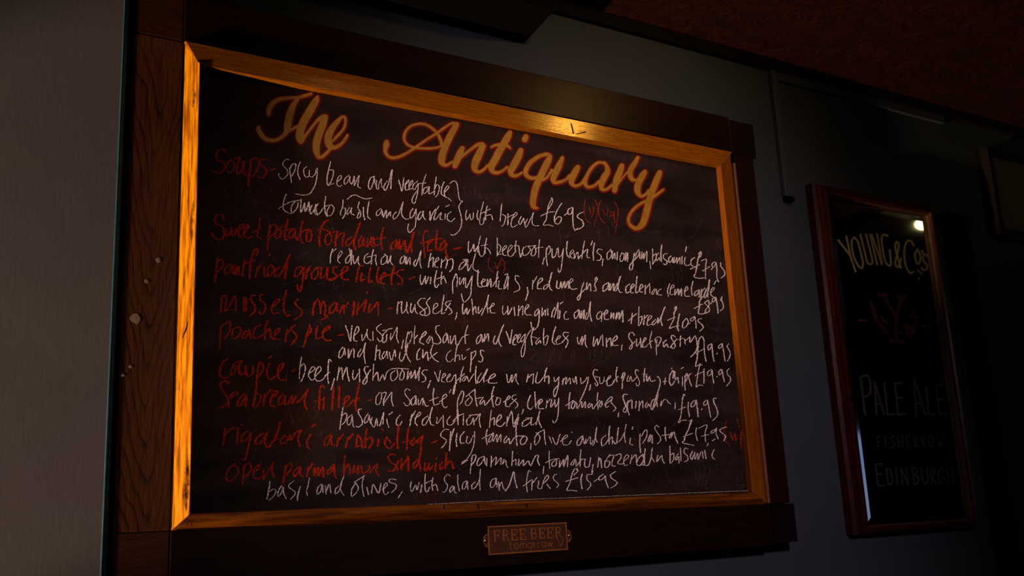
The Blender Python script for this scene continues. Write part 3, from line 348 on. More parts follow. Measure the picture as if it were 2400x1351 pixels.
def ceiling_mat():
    m, N, L, B = mat('swirled_red_ceiling_plaster')
    v = coords(N, L, (1, 1.6, 1)); a = noise(N, L, v, 15, 4, .6, 1.8)
    c = ramp(N, L, a, [(.35, (.0085, .0009, .0005)), (.65, (.023, .0028, .0011))])
    L.new(c, B.inputs['Base Color']); B.inputs['Roughness'].default_value = .5; B.inputs['Specular IOR Level'].default_value = .35
    bump(N, L, B, a, .9, .012); return m
M['ceiling'] = ceiling_mat()
def board_mat():
    m, N, L, B = mat('smeared_blackboard_paint')
    bands = noise(N, L, coords(N, L, (.35, 1, 1.6)), 9, 4, .6, .4)
    streak = noise(N, L, coords(N, L, (1, 1, .08)), 240, 3, .6)
    f = maths(N, L, 'MULTIPLY', ramp(N, L, bands, [(.38, (0, 0, 0)), (.72, (1, 1, 1))]), maths(N, L, 'ADD', streak, .25))
    c = mix(N, L, (.0075, .0040, .0040), (.042, .027, .030), f)
    warm = noise(N, L, coords(N, L, (.7, 1, 1.2)), 5, 3)
    sx = nd(N, 'ShaderNodeSeparateXYZ'); tc = nd(N, 'ShaderNodeTexCoord'); L.new(tc.outputs['Object'], sx.inputs[0])
    g = maths(N, L, 'MULTIPLY', maths(N, L, 'SUBTRACT', .55, sx.outputs[0], True), 1.3, True)      # old red chalk rubbed into the left of the board
    g = maths(N, L, 'MULTIPLY', g, ramp(N, L, warm, [(.42, (0, 0, 0)), (.68, (1, 1, 1))]))
    c = mix(N, L, c, (.024, .0075, .0022), g)
    sp = noise(N, L, coords(N, L, (1, 1, 1)), 700, 1)
    c = mix(N, L, c, (.09, .065, .06), ramp(N, L, sp, [(.72, (0, 0, 0)), (.82, (.5, .5, .5))]))
    L.new(c, B.inputs['Base Color']); B.inputs['Roughness'].default_value = .8; B.inputs['Specular IOR Level'].default_value = .12
    bump(N, L, B, streak, .15, .0005); return m
M['board'] = board_mat()
def mirror_mat(name, rough):
    m, N, L, B = mat(name)
    n = noise(N, L, coords(N, L, (1, 1, 1)), 6, 3)
    L.new(ramp(N, L, n, [(.3, (.50, .50, .50)), (.7, (.58, .58, .57))]), B.inputs['Base Color'])
    B.inputs['Metallic'].default_value = 1; B.inputs['Roughness'].default_value = rough; return m
M['mirror'] = mirror_mat('aged_mirror_glass', .035)
M['bevel'] = mirror_mat('mirror_glass_bevel', .06)
def emit(name, col, s):
    m, N, L, B = mat(name); B.inputs['Base Color'].default_value = (*col, 1); B.inputs['Emission Color'].default_value = (*col, 1); B.inputs['Emission Strength'].default_value = s; return m
M['bulb'] = emit('glowing_lamp_lens', (1, .88, .34), 12)
def sky_glass():
    m, N, L, B = mat('window_pane_at_dusk')
    sx = nd(N, 'ShaderNodeSeparateXYZ'); tc = nd(N, 'ShaderNodeTexCoord'); L.new(tc.outputs['Object'], sx.inputs[0])
    c = ramp(N, L, noise(N, L, coords(N, L, (1, 1, 1)), 1.2, 2), [(.3, (.35, .5, 1)), (.7, (.75, .82, 1))])
    B.inputs['Base Color'].default_value = (.02, .02, .02, 1); L.new(c, B.inputs['Emission Color']); B.inputs['Emission Strength'].default_value = .55; return m
M['pane'] = sky_glass()

# ---------------------------------------------------------------- the room
CZ = 2.846
structure(MB().box(-3.2, 5.7, 0, .12, 0, CZ).build('wall_back', M['wall']))
structure(MB().box(-3.2, 5.8, -4.62, .12, CZ, CZ + .1).build('ceiling', M['ceiling']))
structure(MB().box(-3.2, 5.8, -4.62, .12, -.1, 0).build('floor', M['floor']))
structure(MB().box(5.7, 5.8, -4.62, .12, 0, CZ).build('wall_right', M['dark_in']))
wf = MB()
wx0, wx1, wz0, wz1 = 4.95, 5.45, 1.05, 2.2
wf.box(-3.2, wx0, -4.62, -4.5, 0, CZ); wf.box(wx1, 5.7, -4.62, -4.5, 0, CZ); wf.box(wx0, wx1, -4.62, -4.5, 0, wz0); wf.box(wx0, wx1, -4.62, -4.5, wz1, CZ)
structure(wf.build('wall_front', M['dark_in']))
wfm = MB()
for a in ((wx0, wx0 + .05, wz0, wz1), (wx1 - .05, wx1, wz0, wz1), (wx0 + .05, wx1 - .05, wz0, wz0 + .05), (wx0 + .05, wx1 - .05, wz1 - .05, wz1)): wfm.box(a[0], a[1], -4.58, -4.52, a[2], a[3])
win = structure(wfm.build('window_1', M['mahogany']))
MB().box(wx0 + .05, wx1 - .05, -4.56, -4.55, wz0 + .05, wz1 - .05).build('window_pane', M['pane'], win)
# the pier left of the board: its rounded arris is painted deep blue
pr = MB()
X0 = -.0990; Yp = -.055; r_ = .012
sec = [(-3.2, .0), (-3.2, Yp), (X0 - r_, Yp)]
pr.loops([[(x, y, 0) for x, y in sec + [(X0 - r_, 0)]], [(x, y, CZ) for x, y in sec + [(X0 - r_, 0)]]])
pier = structure(pr.build('wall_left', M['pier']))
ed = MB(); arc = [(X0 - r_ + r_ * math.sin(t * math.pi / 12), Yp + r_ - r_ * math.cos(t * math.pi / 12)) for t in range(7)] + [(X0, 0), (X0 - r_, 0)]
ed.loops([[(x, y, 0) for x, y in arc], [(x, y, CZ) for x, y in arc]])
ed.build('pier_arris', M['pier_edge'], pier, True)
structure(MB().box(X0 + .001, 5.7, -.016, 0, 2.812, CZ).build('trim_1', M['ebony'], bevel=.003))  # near-black colour stands in for the shade under the ceiling

# ---------------------------------------------------------------- the menu board
b = thing('menu_board', 'large chalkboard menu in a dark oak frame with an orange inner frame', 'chalkboard', (.70, 0, 2.06))
YF = -.052
zt0, zt1, zb0, zb1 = 2.513, 2.606, 1.517, 1.6115
xl0, xl1, xr0, xr1 = -.0935, -.002, 1.4160, 1.4845
def part(name, m, x0, x1, z0, z1, y=YF, bev=.0015, y1=-.001): return MB().box(x0, x1, y, y1, z0, z1).build(name, m, b, bevel=bev)
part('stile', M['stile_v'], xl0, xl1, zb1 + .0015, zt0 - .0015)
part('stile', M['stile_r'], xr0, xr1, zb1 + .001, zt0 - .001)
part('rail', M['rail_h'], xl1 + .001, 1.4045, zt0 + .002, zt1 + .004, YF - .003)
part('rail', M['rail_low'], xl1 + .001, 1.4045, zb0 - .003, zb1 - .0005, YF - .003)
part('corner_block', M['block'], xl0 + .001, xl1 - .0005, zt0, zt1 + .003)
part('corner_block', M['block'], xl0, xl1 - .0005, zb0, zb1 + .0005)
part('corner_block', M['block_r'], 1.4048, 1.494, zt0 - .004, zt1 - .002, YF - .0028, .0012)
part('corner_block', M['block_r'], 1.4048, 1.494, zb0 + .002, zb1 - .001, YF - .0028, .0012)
part('bead', M['bead'], 1.4045, 1.4128, zb1 + .001, zt0 - .03, YF - .005, .002)
part('backing', M['soot'], xl0 + .004, xr1 - .004, zb0 + .004, zt1 - .004, -.036, 0)
# moulding: four mitred lengths, highest along the inner edge
mo = dict(x0=-.0005, x1=1.4008, z0=1.6112, z1=2.5105); YO, YI = -.0505, -.066
def q(px, py): return at(px, py, YI)
tl, tr, br, bl = q(469, 154), q(1693, 387), q(1767, 1154), q(448, 1206)
ix0 = (tl.x + bl.x) / 2; ix1 = (tr.x + br.x) / 2; iz1 = (tl.z + tr.z) / 2; iz0 = (bl.z + br.z) / 2
YB = -.0445
def mould(corner_a, corner_b, inner_a, inner_b, m, prof):
    mb = MB()
    rings = []
    for (o, i) in ((corner_a, inner_a), (corner_b, inner_b)):
        pt = lambda t, y: (o[0] + (i[0] - o[0]) * t, y, o[1] + (i[1] - o[1]) * t)
        rings.append([pt(0, -.037)] + [pt(*k) for k in prof] + [pt(1, -.037)])
    ids = mb.loops(rings); mb.face(ids[0][::-1]); mb.face(ids[1])
    return mb.build('moulding', m, b)
e = .0003
P_SLOPE = [(0, YO + .001), (.03, YO), (.92, YI + .0002), (.98, YI + .001), (1, YI + .003)]
P_FLAT = [(0, -.058), (.04, -.0630), (.95, -.0633), (1, -.0620)]
P_LOW = [(0, YO + .001), (.03, YO), (.40, -.0612), (.52, -.0632), (.95, -.0640), (1, -.0625)]
P_OUT = [(0, -.052), (.05, -.0545), (.95, -.0603), (1, -.0590)]
O = dict(tl=(mo['x0'], mo['z1']), tr=(mo['x1'], mo['z1']), br=(mo['x1'], mo['z0']), bl=(mo['x0'], mo['z0']))
I = dict(tl=(ix0, iz1), tr=(ix1, iz1), br=(ix1, iz0), bl=(ix0, iz0))
sh = lambda p, dx, dz: (p[0] + dx, p[1] + dz)
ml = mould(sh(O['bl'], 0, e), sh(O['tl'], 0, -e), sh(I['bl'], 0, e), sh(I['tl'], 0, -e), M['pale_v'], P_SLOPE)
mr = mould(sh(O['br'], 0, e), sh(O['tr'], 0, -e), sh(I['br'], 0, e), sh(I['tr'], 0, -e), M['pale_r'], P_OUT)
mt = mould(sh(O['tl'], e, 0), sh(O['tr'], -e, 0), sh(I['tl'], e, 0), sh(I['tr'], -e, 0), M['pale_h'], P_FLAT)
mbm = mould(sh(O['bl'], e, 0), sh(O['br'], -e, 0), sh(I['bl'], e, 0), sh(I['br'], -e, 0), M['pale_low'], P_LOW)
panel = MB().box(ix0 + .0004, ix1 - .0004, YB, -.0365, iz0 + .0004, iz1 - .0004).build('board_panel', M['board'], b)

# ---------------------------------------------------------------- writing
TILE = dict(A=(580, 190), B=(880, 260), C=(1240, 320), D=(480, 340), E=(760, 370), F=(1060, 400), G=(480, 500), J=(740, 530), H=(1080, 540), I=(1380, 560),
            K2=(480, 660), K=(780, 680), L=(1080, 690), M=(1360, 700), N=(490, 820), O=(780, 840), P=(1080, 850), Q=(1370, 850), R=(500, 960), S=(860, 960), T=(1200, 960), U=(1360, 960))
K_ = 440 / 2397
rnd = random.Random(7)
def spline(p, step):
    """Catmull-Rom through the points (any number of components), resampled"""
    if len(p) == 1: p = [p[0], tuple(c + .5 for c in p[0])]
    out = []
    q_ = [tuple(2 * a - b_ for a, b_ in zip(p[0], p[1]))] + list(p) + [tuple(2 * a - b_ for a, b_ in zip(p[-1], p[-2]))]
    for i in range(1, len(q_) - 2):
        p0, p1, p2, p3 = q_[i - 1:i + 3]
        n = max(1, int(math.dist(p1[:2], p2[:2]) / step))
        for k in range(n):
            t = k / n
            out.append(tuple(.5 * (2 * b_ + (c - a) * t + (2 * a - 5 * b_ + 4 * c - d) * t * t + (3 * b_ - a - 3 * c + d) * t ** 3) for a, b_, c, d in zip(p0, p1, p2, p3)))
    out.append(tuple(p[-1])); return out
def ribbon(mb, pts, to3d, cap=True, taper=.0, depth=0):
    """pts: (x, y, width); to3d maps (x, y) and a lift to a point. A flat stroke, or a raised one when depth > 0"""
    n = len(pts); Ls, Rs, Cs = [], [], []; up = (len(mb.f) % 97) * 1.5e-6 if depth else 0
    for i, p in enumerate(pts):
        a = pts[max(0, i - 1)]; c = pts[min(n - 1, i + 1)]
        dx, dy = c[0] - a[0], c[1] - a[1]; l = math.hypot(dx, dy) or 1
        nx, ny = -dy / l, dx / l; h = p[2] / 2
        Ls.append((p[0] + nx * h, p[1] + ny * h)); Rs.append((p[0] - nx * h, p[1] - ny * h)); Cs.append((dx / l, dy / l))
    def emit_(rows):                                             # rows: list of (left, right, u)
        ids = []
        for k, (l, r, u) in enumerate(rows): ids.append((mb.vert(to3d(*l, depth + up + k * 3e-7)), mb.vert(to3d(*r, depth + up + k * 3e-7)), u))
        for a, c in zip(ids, ids[1:]): mb.face((a[0], a[1], c[1], c[0]), [(a[2], 0), (a[2], 1), (c[2], 1), (c[2], 0)])
        if depth:
            lo = [(mb.vert(to3d(*l, 0)), mb.vert(to3d(*r, 0))) for l, r, u in rows]
            for k in range(len(ids) - 1):
                mb.face((ids[k][0], ids[k + 1][0], lo[k + 1][0], lo[k][0])); mb.face((ids[k][1], lo[k][1], lo[k + 1][1], ids[k + 1][1]))
            mb.face((ids[0][0], lo[0][0], lo[0][1], ids[0][1])); mb.face((ids[-1][0], ids[-1][1], lo[-1][1], lo[-1][0]))
    rows = []
    if cap:
        for t in (80, 55, 25):
            s_, c_ = math.sin(math.radians(t)), math.cos(math.radians(t)); h = pts[0][2] / 2; d = Cs[0]
            ctr = (pts[0][0] - d[0] * h * s_, pts[0][1] - d[1] * h * s_); nv = (-d[1] * h * c_, d[0] * h * c_)
            rows.append(((ctr[0] + nv[0], ctr[1] + nv[1]), (ctr[0] - nv[0], ctr[1] - nv[1]), 0))
    u = 0
    for i in range(n):
        if i: u += math.dist(pts[i][:2], pts[i - 1][:2]) * .001
        rows.append((Ls[i], Rs[i], u))
    if cap:
        for t in (25, 55, 80):
            s_, c_ = math.sin(math.radians(t)), math.cos(math.radians(t)); h = pts[-1][2] / 2; d = Cs[-1]
            ctr = (pts[-1][0] + d[0] * h * s_, pts[-1][1] + d[1] * h * s_); nv = (-d[1] * h * c_, d[0] * h * c_)
            rows.append(((ctr[0] + nv[0], ctr[1] + nv[1]), (ctr[0] - nv[0], ctr[1] - nv[1]), u))
    emit_(rows)
def strokes(txt, tile=None):
    ox, oy, k = (0, 0, 1) if tile in (None, 'Z') else (*TILE[tile], K_)
    for s_ in txt.split(';'):
        v = [float(c) for c in s_.split()]
        yield [(ox + v[i] * k, oy + v[i + 1] * k) for i in range(0, len(v) - 1, 2)]
def on_board(lift): return lambda x, y, d: at(x, y, YB - lift - d)
WID = dict(W=2.7, R=5.0, r=2.3, w=1.5, g=2.6)
MAT = dict(W='white', R='red', r='thinred', w='rule', g='ghost')
NAME = dict(W='chalk_writing', R='red_chalk_writing', r='dietary_mark', w='chalk_rule', g='erased_writing')
def write_all(text):
    cur = None; groups = []
    for ln in text.strip().split('\n'):
        if ln[0] == '>':
            kind, _, label = ln[1:].split('|'); cur = (kind, label, []); groups.append(cur)
        else:
            t, s_ = ln.split(' ', 1); cur[2].extend(strokes(s_, t))
    for kind, label, ss in groups:
        for cl in ([ss] if kind == 'g' else clusters(ss)):
            mb = MB()
            for n, p in enumerate(cl):
                base_w = WID[kind] * rnd.uniform(.85, 1.18)
                q_ = spline(p, 1.6)
                out = []
                for i, c in enumerate(q_):
                    a = q_[max(0, i - 1)]; d = q_[min(len(q_) - 1, i + 1)]
                    dx, dy = abs(d[0] - a[0]), abs(d[1] - a[1]); l = math.hypot(dx, dy) or 1
                    wd = base_w * (.82 + (.48 if kind in 'WR' else 0) * (dy / l) ** 2) * rnd.uniform(.86, 1.14)
                    out.append((c[0] + rnd.uniform(-.25, .25), c[1] + rnd.uniform(-.25, .25), wd))
                ribbon(mb, out, on_board({'g': .00012, 'w': .0002}.get(kind, .0003) + .000006 * (n % 40)), True)
            o = mb.build(NAME[kind], M[MAT[kind]], panel, fix=False); o['label'] = label
            if kind == 'g': o['kind'] = 'stuff'
def clusters(ss):
    """strokes that hang together as one run of writing; a run that stands well apart becomes an object of its own"""
    bx = [(min(p[0] for p in s) / 1050, max(p[0] for p in s) / 1050, min(p[1] for p in s) / 1050, max(p[1] for p in s) / 1050) for s in ss]
    par = list(range(len(ss)))
    def find(i):
        while par[i] != i: i = par[i]
        return i
    for i in range(len(ss)):
        for j in range(i):
            a, c = bx[i], bx[j]; g = math.hypot(max(0, a[0] - c[1], c[0] - a[1]), max(0, a[2] - c[3], c[2] - a[3]))
            if g <= max(.018, .45 * max(a[1] - a[0], a[3] - a[2], c[1] - c[0], c[3] - c[2])): par[find(i)] = find(j)
    out = {}
    for i, s in enumerate(ss): out.setdefault(find(i), []).append(s)
    return list(out.values())
TITLE = [
 ('A', '270 420 50;280 350 62;330 280 60;410 235 50;520 218 40;640 212 38;740 185 40;815 162 34'),
 ('A', '640 240 40;590 300 70;550 400 85;525 500 90;510 590 85;490 660 60;430 720 45;340 760 44;240 745 50;180 690 55;140 620 52;143 590 34'),
 ('A', '530 640 36;600 600 34;650 575 40'),
 ('A', '895 200 34;878 245 78;830 330 95;770 430 100;710 540 100;675 640 100;665 720 95;680 775 60'),
 ('A', '700 770 45;730 710 38;800 620 36;880 520 40;950 465 55;995 455 60'),
 ('A', '990 470 75;960 560 95;920 660 95;885 780 95;880 880 85;905 960 60;950 970 45;1010 920 40;1055 870 36'),
 ('A', '1085 770 30;1150 700 35;1220 620 34;1250 540 34;1245 465 36;1205 462 35;1140 530 60;1060 640 90;1030 740 92;1050 820 86;1110 850 56;1190 810 42;1250 740 38;1275 695 32'),
 ('B', '142 400 60;138 435 76;130 480 58;130 530 45;170 585 38;240 600 38;330 575 36;430 520 34;520 460 34;640 375 32;760 300 32;860 230 32;960 165 32;1010 158 34'),
 ('B', '850 450 36;835 380 40;790 290 36;720 220 34;640 175 34;560 165 32;460 190 32;390 255 34;365 340 36;390 410 34;450 455 32;540 475 30;680 480 30;780 470 28;845 445 20'),
 ('B', '1035 175 66;1000 240 80;950 330 85;900 440 85;865 530 90;845 620 90;855 670 66;900 695 40;950 672 32;985 650 30'),
 ('B', '1108 480 64;1085 530 80;1045 620 85;1015 700 64'),
 ('B', '1050 640 26;1120 570 32;1220 490 38;1310 430 46;1365 430 60'),
 ('B', '1370 450 78;1320 560 95;1280 650 95;1265 735 76;1310 780 42;1370 760 34;1430 700 36'),
 ('B', '1718 275 56;1690 330 85;1640 420 88;1580 520 92;1530 620 92;1480 710 88;1500 775 56;1560 790 38;1630 760 34;1680 720 34'),
 ('B', '1478 465 24;1530 440 34;1620 430 40;1690 450 36;1722 478 25'),
 ('B', '1855 505 66;1830 570 85;1780 670 90;1730 765 84;1750 822 52;1810 825 38;1870 790 28'),
 ('B', '1922 328 64;1906 365 74'),
 ('B', '2180 560 40;2090 580 46;1980 660 56;1920 760 58;1930 828 52;2010 860 42;2110 830 36;2150 770 20'),
 ('C', '190 225 30;235 225 36;268 252 50;235 330 85;190 420 85;135 540 85;85 650 85;60 760 80;50 850 78;68 905 52;110 915 24'),
 ('C', '170 560 32;230 520 32;290 430 34'),
 ('C', '425 275 44;385 370 78;340 460 80;310 540 72;330 588 46;400 580 36;470 550 34;520 500 38'),
 ('C', '622 395 62;590 450 80;545 550 78;550 608 50;600 632 36;670 600 34;710 540 34'),
 ('C', '960 340 32;880 335 34;800 400 38;740 500 46;715 590 52;750 645 38;830 630 34;900 570 34'),
 ('C', '960 335 36;990 380 44;1000 455 70;960 520 80;925 610 72;930 672 48;990 675 34;1060 620 34'),
 ('C', '1185 375 62;1160 450 80;1115 560 80;1092 690 60'),
 ('C', '1130 620 22;1200 520 20;1260 450 24'),
 ('C', '1388 268 44;1350 340 60;1300 420 70;1290 490 66;1320 550 46;1358 556 34'),
 ('C', '1478 455 60;1450 500 80;1395 600 80;1385 700 72;1430 763 38;1490 740 34;1530 690 34'),
 ('C', '1668 462 62;1640 530 80;1580 680 82;1540 800 84;1510 920 84;1480 1040 84;1440 1130 76;1370 1175 52;1290 1130 38;1270 1050 38;1310 960 36;1390 880 34;1480 830 34;1590 770 34;1700 690 30;1722 672 15')]
def heading():
    g, r = MB(), MB()
    for n, (t, s_) in enumerate(TITLE):
        ox, oy = TILE[t]
        p = [tuple(float(c) for c in k.split()) for k in s_.split(';')]
        p = [(ox + a * K_, oy + c * K_, d * K_) for a, c, d in p]
        q_ = [(a, c, max(1.2, d)) for a, c, d in spline(p, 2.0)]
        ribbon(g, q_, on_board(.00022 + .000004 * n))
        ribbon(r, [(a + .6, c + .8, d + 7.0) for a, c, d in q_], on_board(.00004 + .000004 * n))
    o = g.build('painted_heading', M['gold'], panel, fix=False); o['label'] = 'gold painted script heading across the top of the board'
    o = r.build('heading_outline', M['red_paint'], panel, fix=False); o['label'] = 'dark red outline around the gold heading'
heading()
write_all(TEXT)
# powdery scratches and half-erased strokes all over the written rows
mb = MB()
for k in range(420):
    u, v = rnd.random(), rnd.random()
    x = 500 + u * 1200; top = 330 + u * 190; y = top + v * (1150 - top)
    h = rnd.uniform(8, 40); a = rnd.gauss(.08, .16)
    p = [(x, y)]
    for j in range(rnd.randint(1, 3)):
        x += math.sin(a) * h + rnd.uniform(-4, 4); y += math.cos(a) * h * .5; p.append((x, y)); a += rnd.gauss(0, .3)
    if not all(490 < c[0] < 1690 + (c[1] - 400) * .09 and 320 < c[1] < 1150 for c in p): continue
    q_ = [(c[0], c[1], rnd.uniform(.9, 2.4)) for c in spline(p, 3)]
    ribbon(mb, q_, on_board(.00008 + .0000005 * (k % 60)), False)
o = mb.build('chalk_residue', M['ghost'], panel, fix=False); o['kind'] = 'stuff'; o['label'] = 'faint rubbed-out chalk scratches'

# marks on the pale moulding and the left stile
def slope(px, py): return at(px, py, YI - .0012)
def marks(name, m, parent, ss, f):
    mb = MB()
    for p in ss: ribbon(mb, spline(p, 2), lambda x, y, d: f(x, y))
    return mb.build(name, m, parent, fix=False)
for p in ([(452, 200, 4), (455, 225, 10), (452, 250, 4)], [(455, 470, 6), (450, 520, 15), (449, 565, 5)]): marks('stain', M['brown_stain'], ml, [p], slope)  # soft-edged brownish patches on the left length
marks('stain', M['stain'], ml, [[(441, 1080, 4), (439, 1112, 15), (437, 1135, 26), (435, 1165, 18), (437, 1195, 6)]], slope)  # soft-edged blackish patch near the foot of the left length
marks('crack', M['crack'], ml, [[(441, 755, 1.5), (436, 772, 3.5), (431, 786, 1.5)], [(436, 770, 2), (428, 792, 2)]], slope)
marks('red_paint_smear', M['redfleck'], mbm, [[(437, 1221, 3), (440, 1232, 4)], [(447, 1222, 3), (450, 1234, 4)]], lambda x, y: at(x, y, -.0637))
for p in ([(1040, 1185, 3), (1042, 1192, 3)], [(1120, 1184, 4), (1122, 1192, 3)], [(1234, 1182, 4), (1236, 1190, 3)]): marks('nick', M['crack'], mbm, [p], lambda x, y: at(x, y, -.0645))
marks('crack', M['crack'], mt, [[(1339, 290, 2.5), (1344, 312, 3)], [(1352, 314, 2), (1372, 310, 3)]], lambda x, y: at(x, y, -.0636))
lst = [c for c in b.children if c.name.startswith('stile')][0]
for px, py, rr in ((317, 748, .0095), (370, 610, .0055), (343, 660, .004), (288, 880, .003), (305, 860, .003)):
    c = at(px, py, YF - .0006); fl = MB()
    ring = [fl.vert((c.x + rr * rnd.uniform(.7, 1.1) * math.cos(t * math.pi / 5), c.y, c.z + rr * rnd.uniform(.7, 1.1) * math.sin(t * math.pi / 5))) for t in range(10)]
    top = fl.vert((c.x, c.y - .00015, c.z))
    for t in range(10): fl.face((ring[t], ring[(t + 1) % 10], top))
    fl.build('paint_fleck', M['fleck'], lst)

# ---------------------------------------------------------------- brass plaque on the bottom rail
YP = YF - .0035
def pl(px, py): return at(px, py, YP)
TL_, TR_, BR_, BL_ = pl(1139.5, 1235.4), pl(1326, 1224), pl(1328.7, 1289.6), pl(1144.4, 1303.1)
px0, px1 = (TL_.x + BL_.x) / 2, (TR_.x + BR_.x) / 2; pz0, pz1 = (BL_.z + BR_.z) / 2, (TL_.z + TR_.z) / 2
pw, ph = px1 - px0, pz1 - pz0
pq = thing('brass_plaque', 'small brass plaque reading free beer tomorrow, screwed to the bottom rail of the menu board', 'plaque', (px0 + pw / 2, YF, pz0))
mb = MB(); mb.box(px0, px1, YP - .002, YP, pz0, pz1)
for cx, sgn in ((px0, -1), (px1, 1)):
    cz = pz0 + ph * .5; R = ph * .235; rings = []
    for y in (YP - .002, YP): rings.append([(cx + sgn * R * .82 * math.cos(t), y, cz + R * math.sin(t)) for t in [math.pi * (k / 14 - .5) for k in range(15)]])
    ids = mb.loops(rings); mb.face(ids[0]); mb.face(ids[1][::-1])
mb.build('plate', M['brass_dark'], pq, bevel=.0004)
mb = MB(); t = ph * .055
for a in ((px0, px1, pz1 - t, pz1), (px0, px1, pz0, pz0 + t), (px0, px0 + t, pz0 + t, pz1 - t), (px1 - t, px1, pz0 + t, pz1 - t)): mb.box(a[0], a[1], YP - .0038, YP - .0018, a[2], a[3])
for cx, sgn in ((px0, -1), (px1, 1)):
    cz = pz0 + ph * .5; R = ph * .235
    for k in range(14):
        t0, t1 = [math.pi * (j / 14 - .5) for j in (k, k + 1)]
        c0, c1 = [[(cx + sgn * r * .82 * math.cos(a), y, cz + r * math.sin(a)) for r, y in ((R, YP - .001), (R, YP - .0034), (R * .84, YP - .0034), (R * .84, YP - .001))] for a in (t0, t1)]
        mb.loops([c0, c1])
mb.build('rim', M['brass'], pq, bevel=.0004)
for cx, sgn in ((px0, -1), (px1, 1)):
    mb = MB(); cc = (cx + sgn * ph * .10, pz0 + ph * .5); R = ph * .07
    rings = [[(cc[0] + R * f * math.cos(k * math.pi / 6), YP - y, cc[1] + R * f * math.sin(k * math.pi / 6)) for k in range(12)] for f, y in ((1, .0015), (1, .0028), (.7, .0038), (.15, .0042))]
    ids = mb.loops(rings); mb.face(ids[-1]); mb.build('screw', M['steel'], pq, True)
def plq(u, v, d): return Vector((px0 + u * ph, YP - .0019 - d, pz1 - v * ph))      # both in plaque heights
UA = pw / ph
SERIF = {'F': 'I;0 0 .8 0;.8 0 .8 .22;0 .48 .5 .48;.5 .36 .5 .6', 'E': 'I;0 0 .8 0;.8 0 .8 .22;0 .48 .5 .48;.5 .36 .5 .6;0 1 .8 1;.8 1 .8 .76',
         'R': 'I;0 0 .45 0 .68 .1 .68 .36 .45 .48 0 .48;.4 .48 .75 1 .88 1', 'B': 'I;0 0 .42 0 .64 .1 .64 .36 .42 .47 0 .47;.42 .47 .7 .57 .72 .88 .45 1 0 1'}
lt = MB()
def serif(ch, u0, v0, wd, hg):
    for s_ in SERIF[ch].split(';'):
        if s_ == 'I':
            ribbon(lt, [(u0 + .16 * wd, v0, .062), (u0 + .16 * wd, v0 + hg, .062)], plq, False, 0, .0016)
            for v in (0, 1): ribbon(lt, [(u0, v0 + hg * v, .030), (u0 + .36 * wd, v0 + hg * v, .030)], plq, False, 0, .0015)
            continue
        v = [float(c) for c in s_.split()]
        p = [(u0 + .16 * wd + v[i] * wd * .92, v0 + v[i + 1] * hg, .036) for i in range(0, len(v), 2)]
        for a, e_ in zip(p, p[1:]): ribbon(lt, [a, e_], plq, True, 0, .0014)
u = .07 * UA
for ch in 'FREE BEER':
    if ch == ' ': u += .035 * UA; continue
    serif(ch, u, .17, .085 * UA, .36); u += .1055 * UA
lt.build('raised_letters', M['brass'], pq)
MONO = {'t': '.3 0 .3 .8 .45 1 .6 .98;.05 .32 .6 .32', 'o': '.45 .3 .15 .42 .1 .68 .25 .95 .5 1 .78 .85 .82 .6 .7 .38 .45 .3', 'm': '.1 .32 .1 1;.1 .5 .3 .32 .48 .45 .5 1;.5 .5 .7 .32 .9 .45 .92 1', 'r': '.15 .32 .15 1;.15 .55 .4 .33 .6 .34', 'w': '.05 .32 .25 1 .48 .45 .7 1 .9 .32', 'v': '.05 -.1 .5 1 .95 -.1'}
lt = MB(); u = .255 * UA
for ch, wd in (('t', .05), ('o', .07), ('m', .09), ('o', .07), ('r', .05), ('r', .05), ('o', .07), ('w', .075), ('v', .10)):
    wd *= UA
    if ch == 'v': u += .045 * UA
    for s_ in MONO[ch].split(';'):
        v = [float(c) for c in s_.split()]
        ribbon(lt, spline([(u + v[i] * wd, .58 + v[i + 1] * .26, .030) for i in range(0, len(v), 2)], .012), plq, False, 0, .0011)
    u += wd + .004 * UA
lt.build('small_letters', M['brass'], pq)

# ---------------------------------------------------------------- pub mirror
YM = -.036; YG = -.018
def fr(px, py, y=YM): return at(px, py, y)
a_, b_, c_, d_ = fr(1911, 430), fr(2191, 479), fr(2291, 1219), fr(2010, 1272)
mx0, mx1 = (a_.x + d_.x) / 2, (b_.x + c_.x) / 2; mz0, mz1 = (d_.z + c_.z) / 2, (a_.z + b_.z) / 2
a_, b_, c_, d_ = fr(1941, 463, -.028), fr(2183, 499, -.028), fr(2275, 1213, -.028), fr(2037, 1243, -.028)
gx0, gx1 = (a_.x + d_.x) / 2, (b_.x + c_.x) / 2; gz0, gz1 = (d_.z + c_.z) / 2, (a_.z + b_.z) / 2
mir = thing('pub_mirror', 'tall dark pub mirror advertising pale ale in a thin mahogany frame', 'mirror', ((mx0 + mx1) / 2, 0, mz0))
def rail(o0, o1, i0, i1, name, m, prof):
    mb = MB(); rings = []
    for o, i in ((o0, i0), (o1, i1)): rings.append([(o[0] + (i[0] - o[0]) * t, y, o[1] + (i[1] - o[1]) * t) for t, y in prof])
    ids = mb.loops(rings); mb.face(ids[0]); mb.face(ids[1][::-1]); return mb.build(name, m, mir)
prof = [(0, -.001), (0, -.024), (.12, -.032), (.35, YM), (.55, -.033), (.7, YM), (.9, -.033), (1, -.027), (1, -.001)]
OO = [(mx0, mz0), (mx1, mz0), (mx1, mz1), (mx0, mz1)]; II = [(gx0, gz0), (gx1, gz0), (gx1, gz1), (gx0, gz1)]
for k in range(4): rail(OO[k], OO[(k + 1) % 4], II[k], II[(k + 1) % 4], 'frame_rail', M['mahogany'], prof)
sl = .003; JJ = [(gx0 + sl, gz0 + sl), (gx1 - sl, gz0 + sl), (gx1 - sl, gz1 - sl), (gx0 + sl, gz1 - sl)]
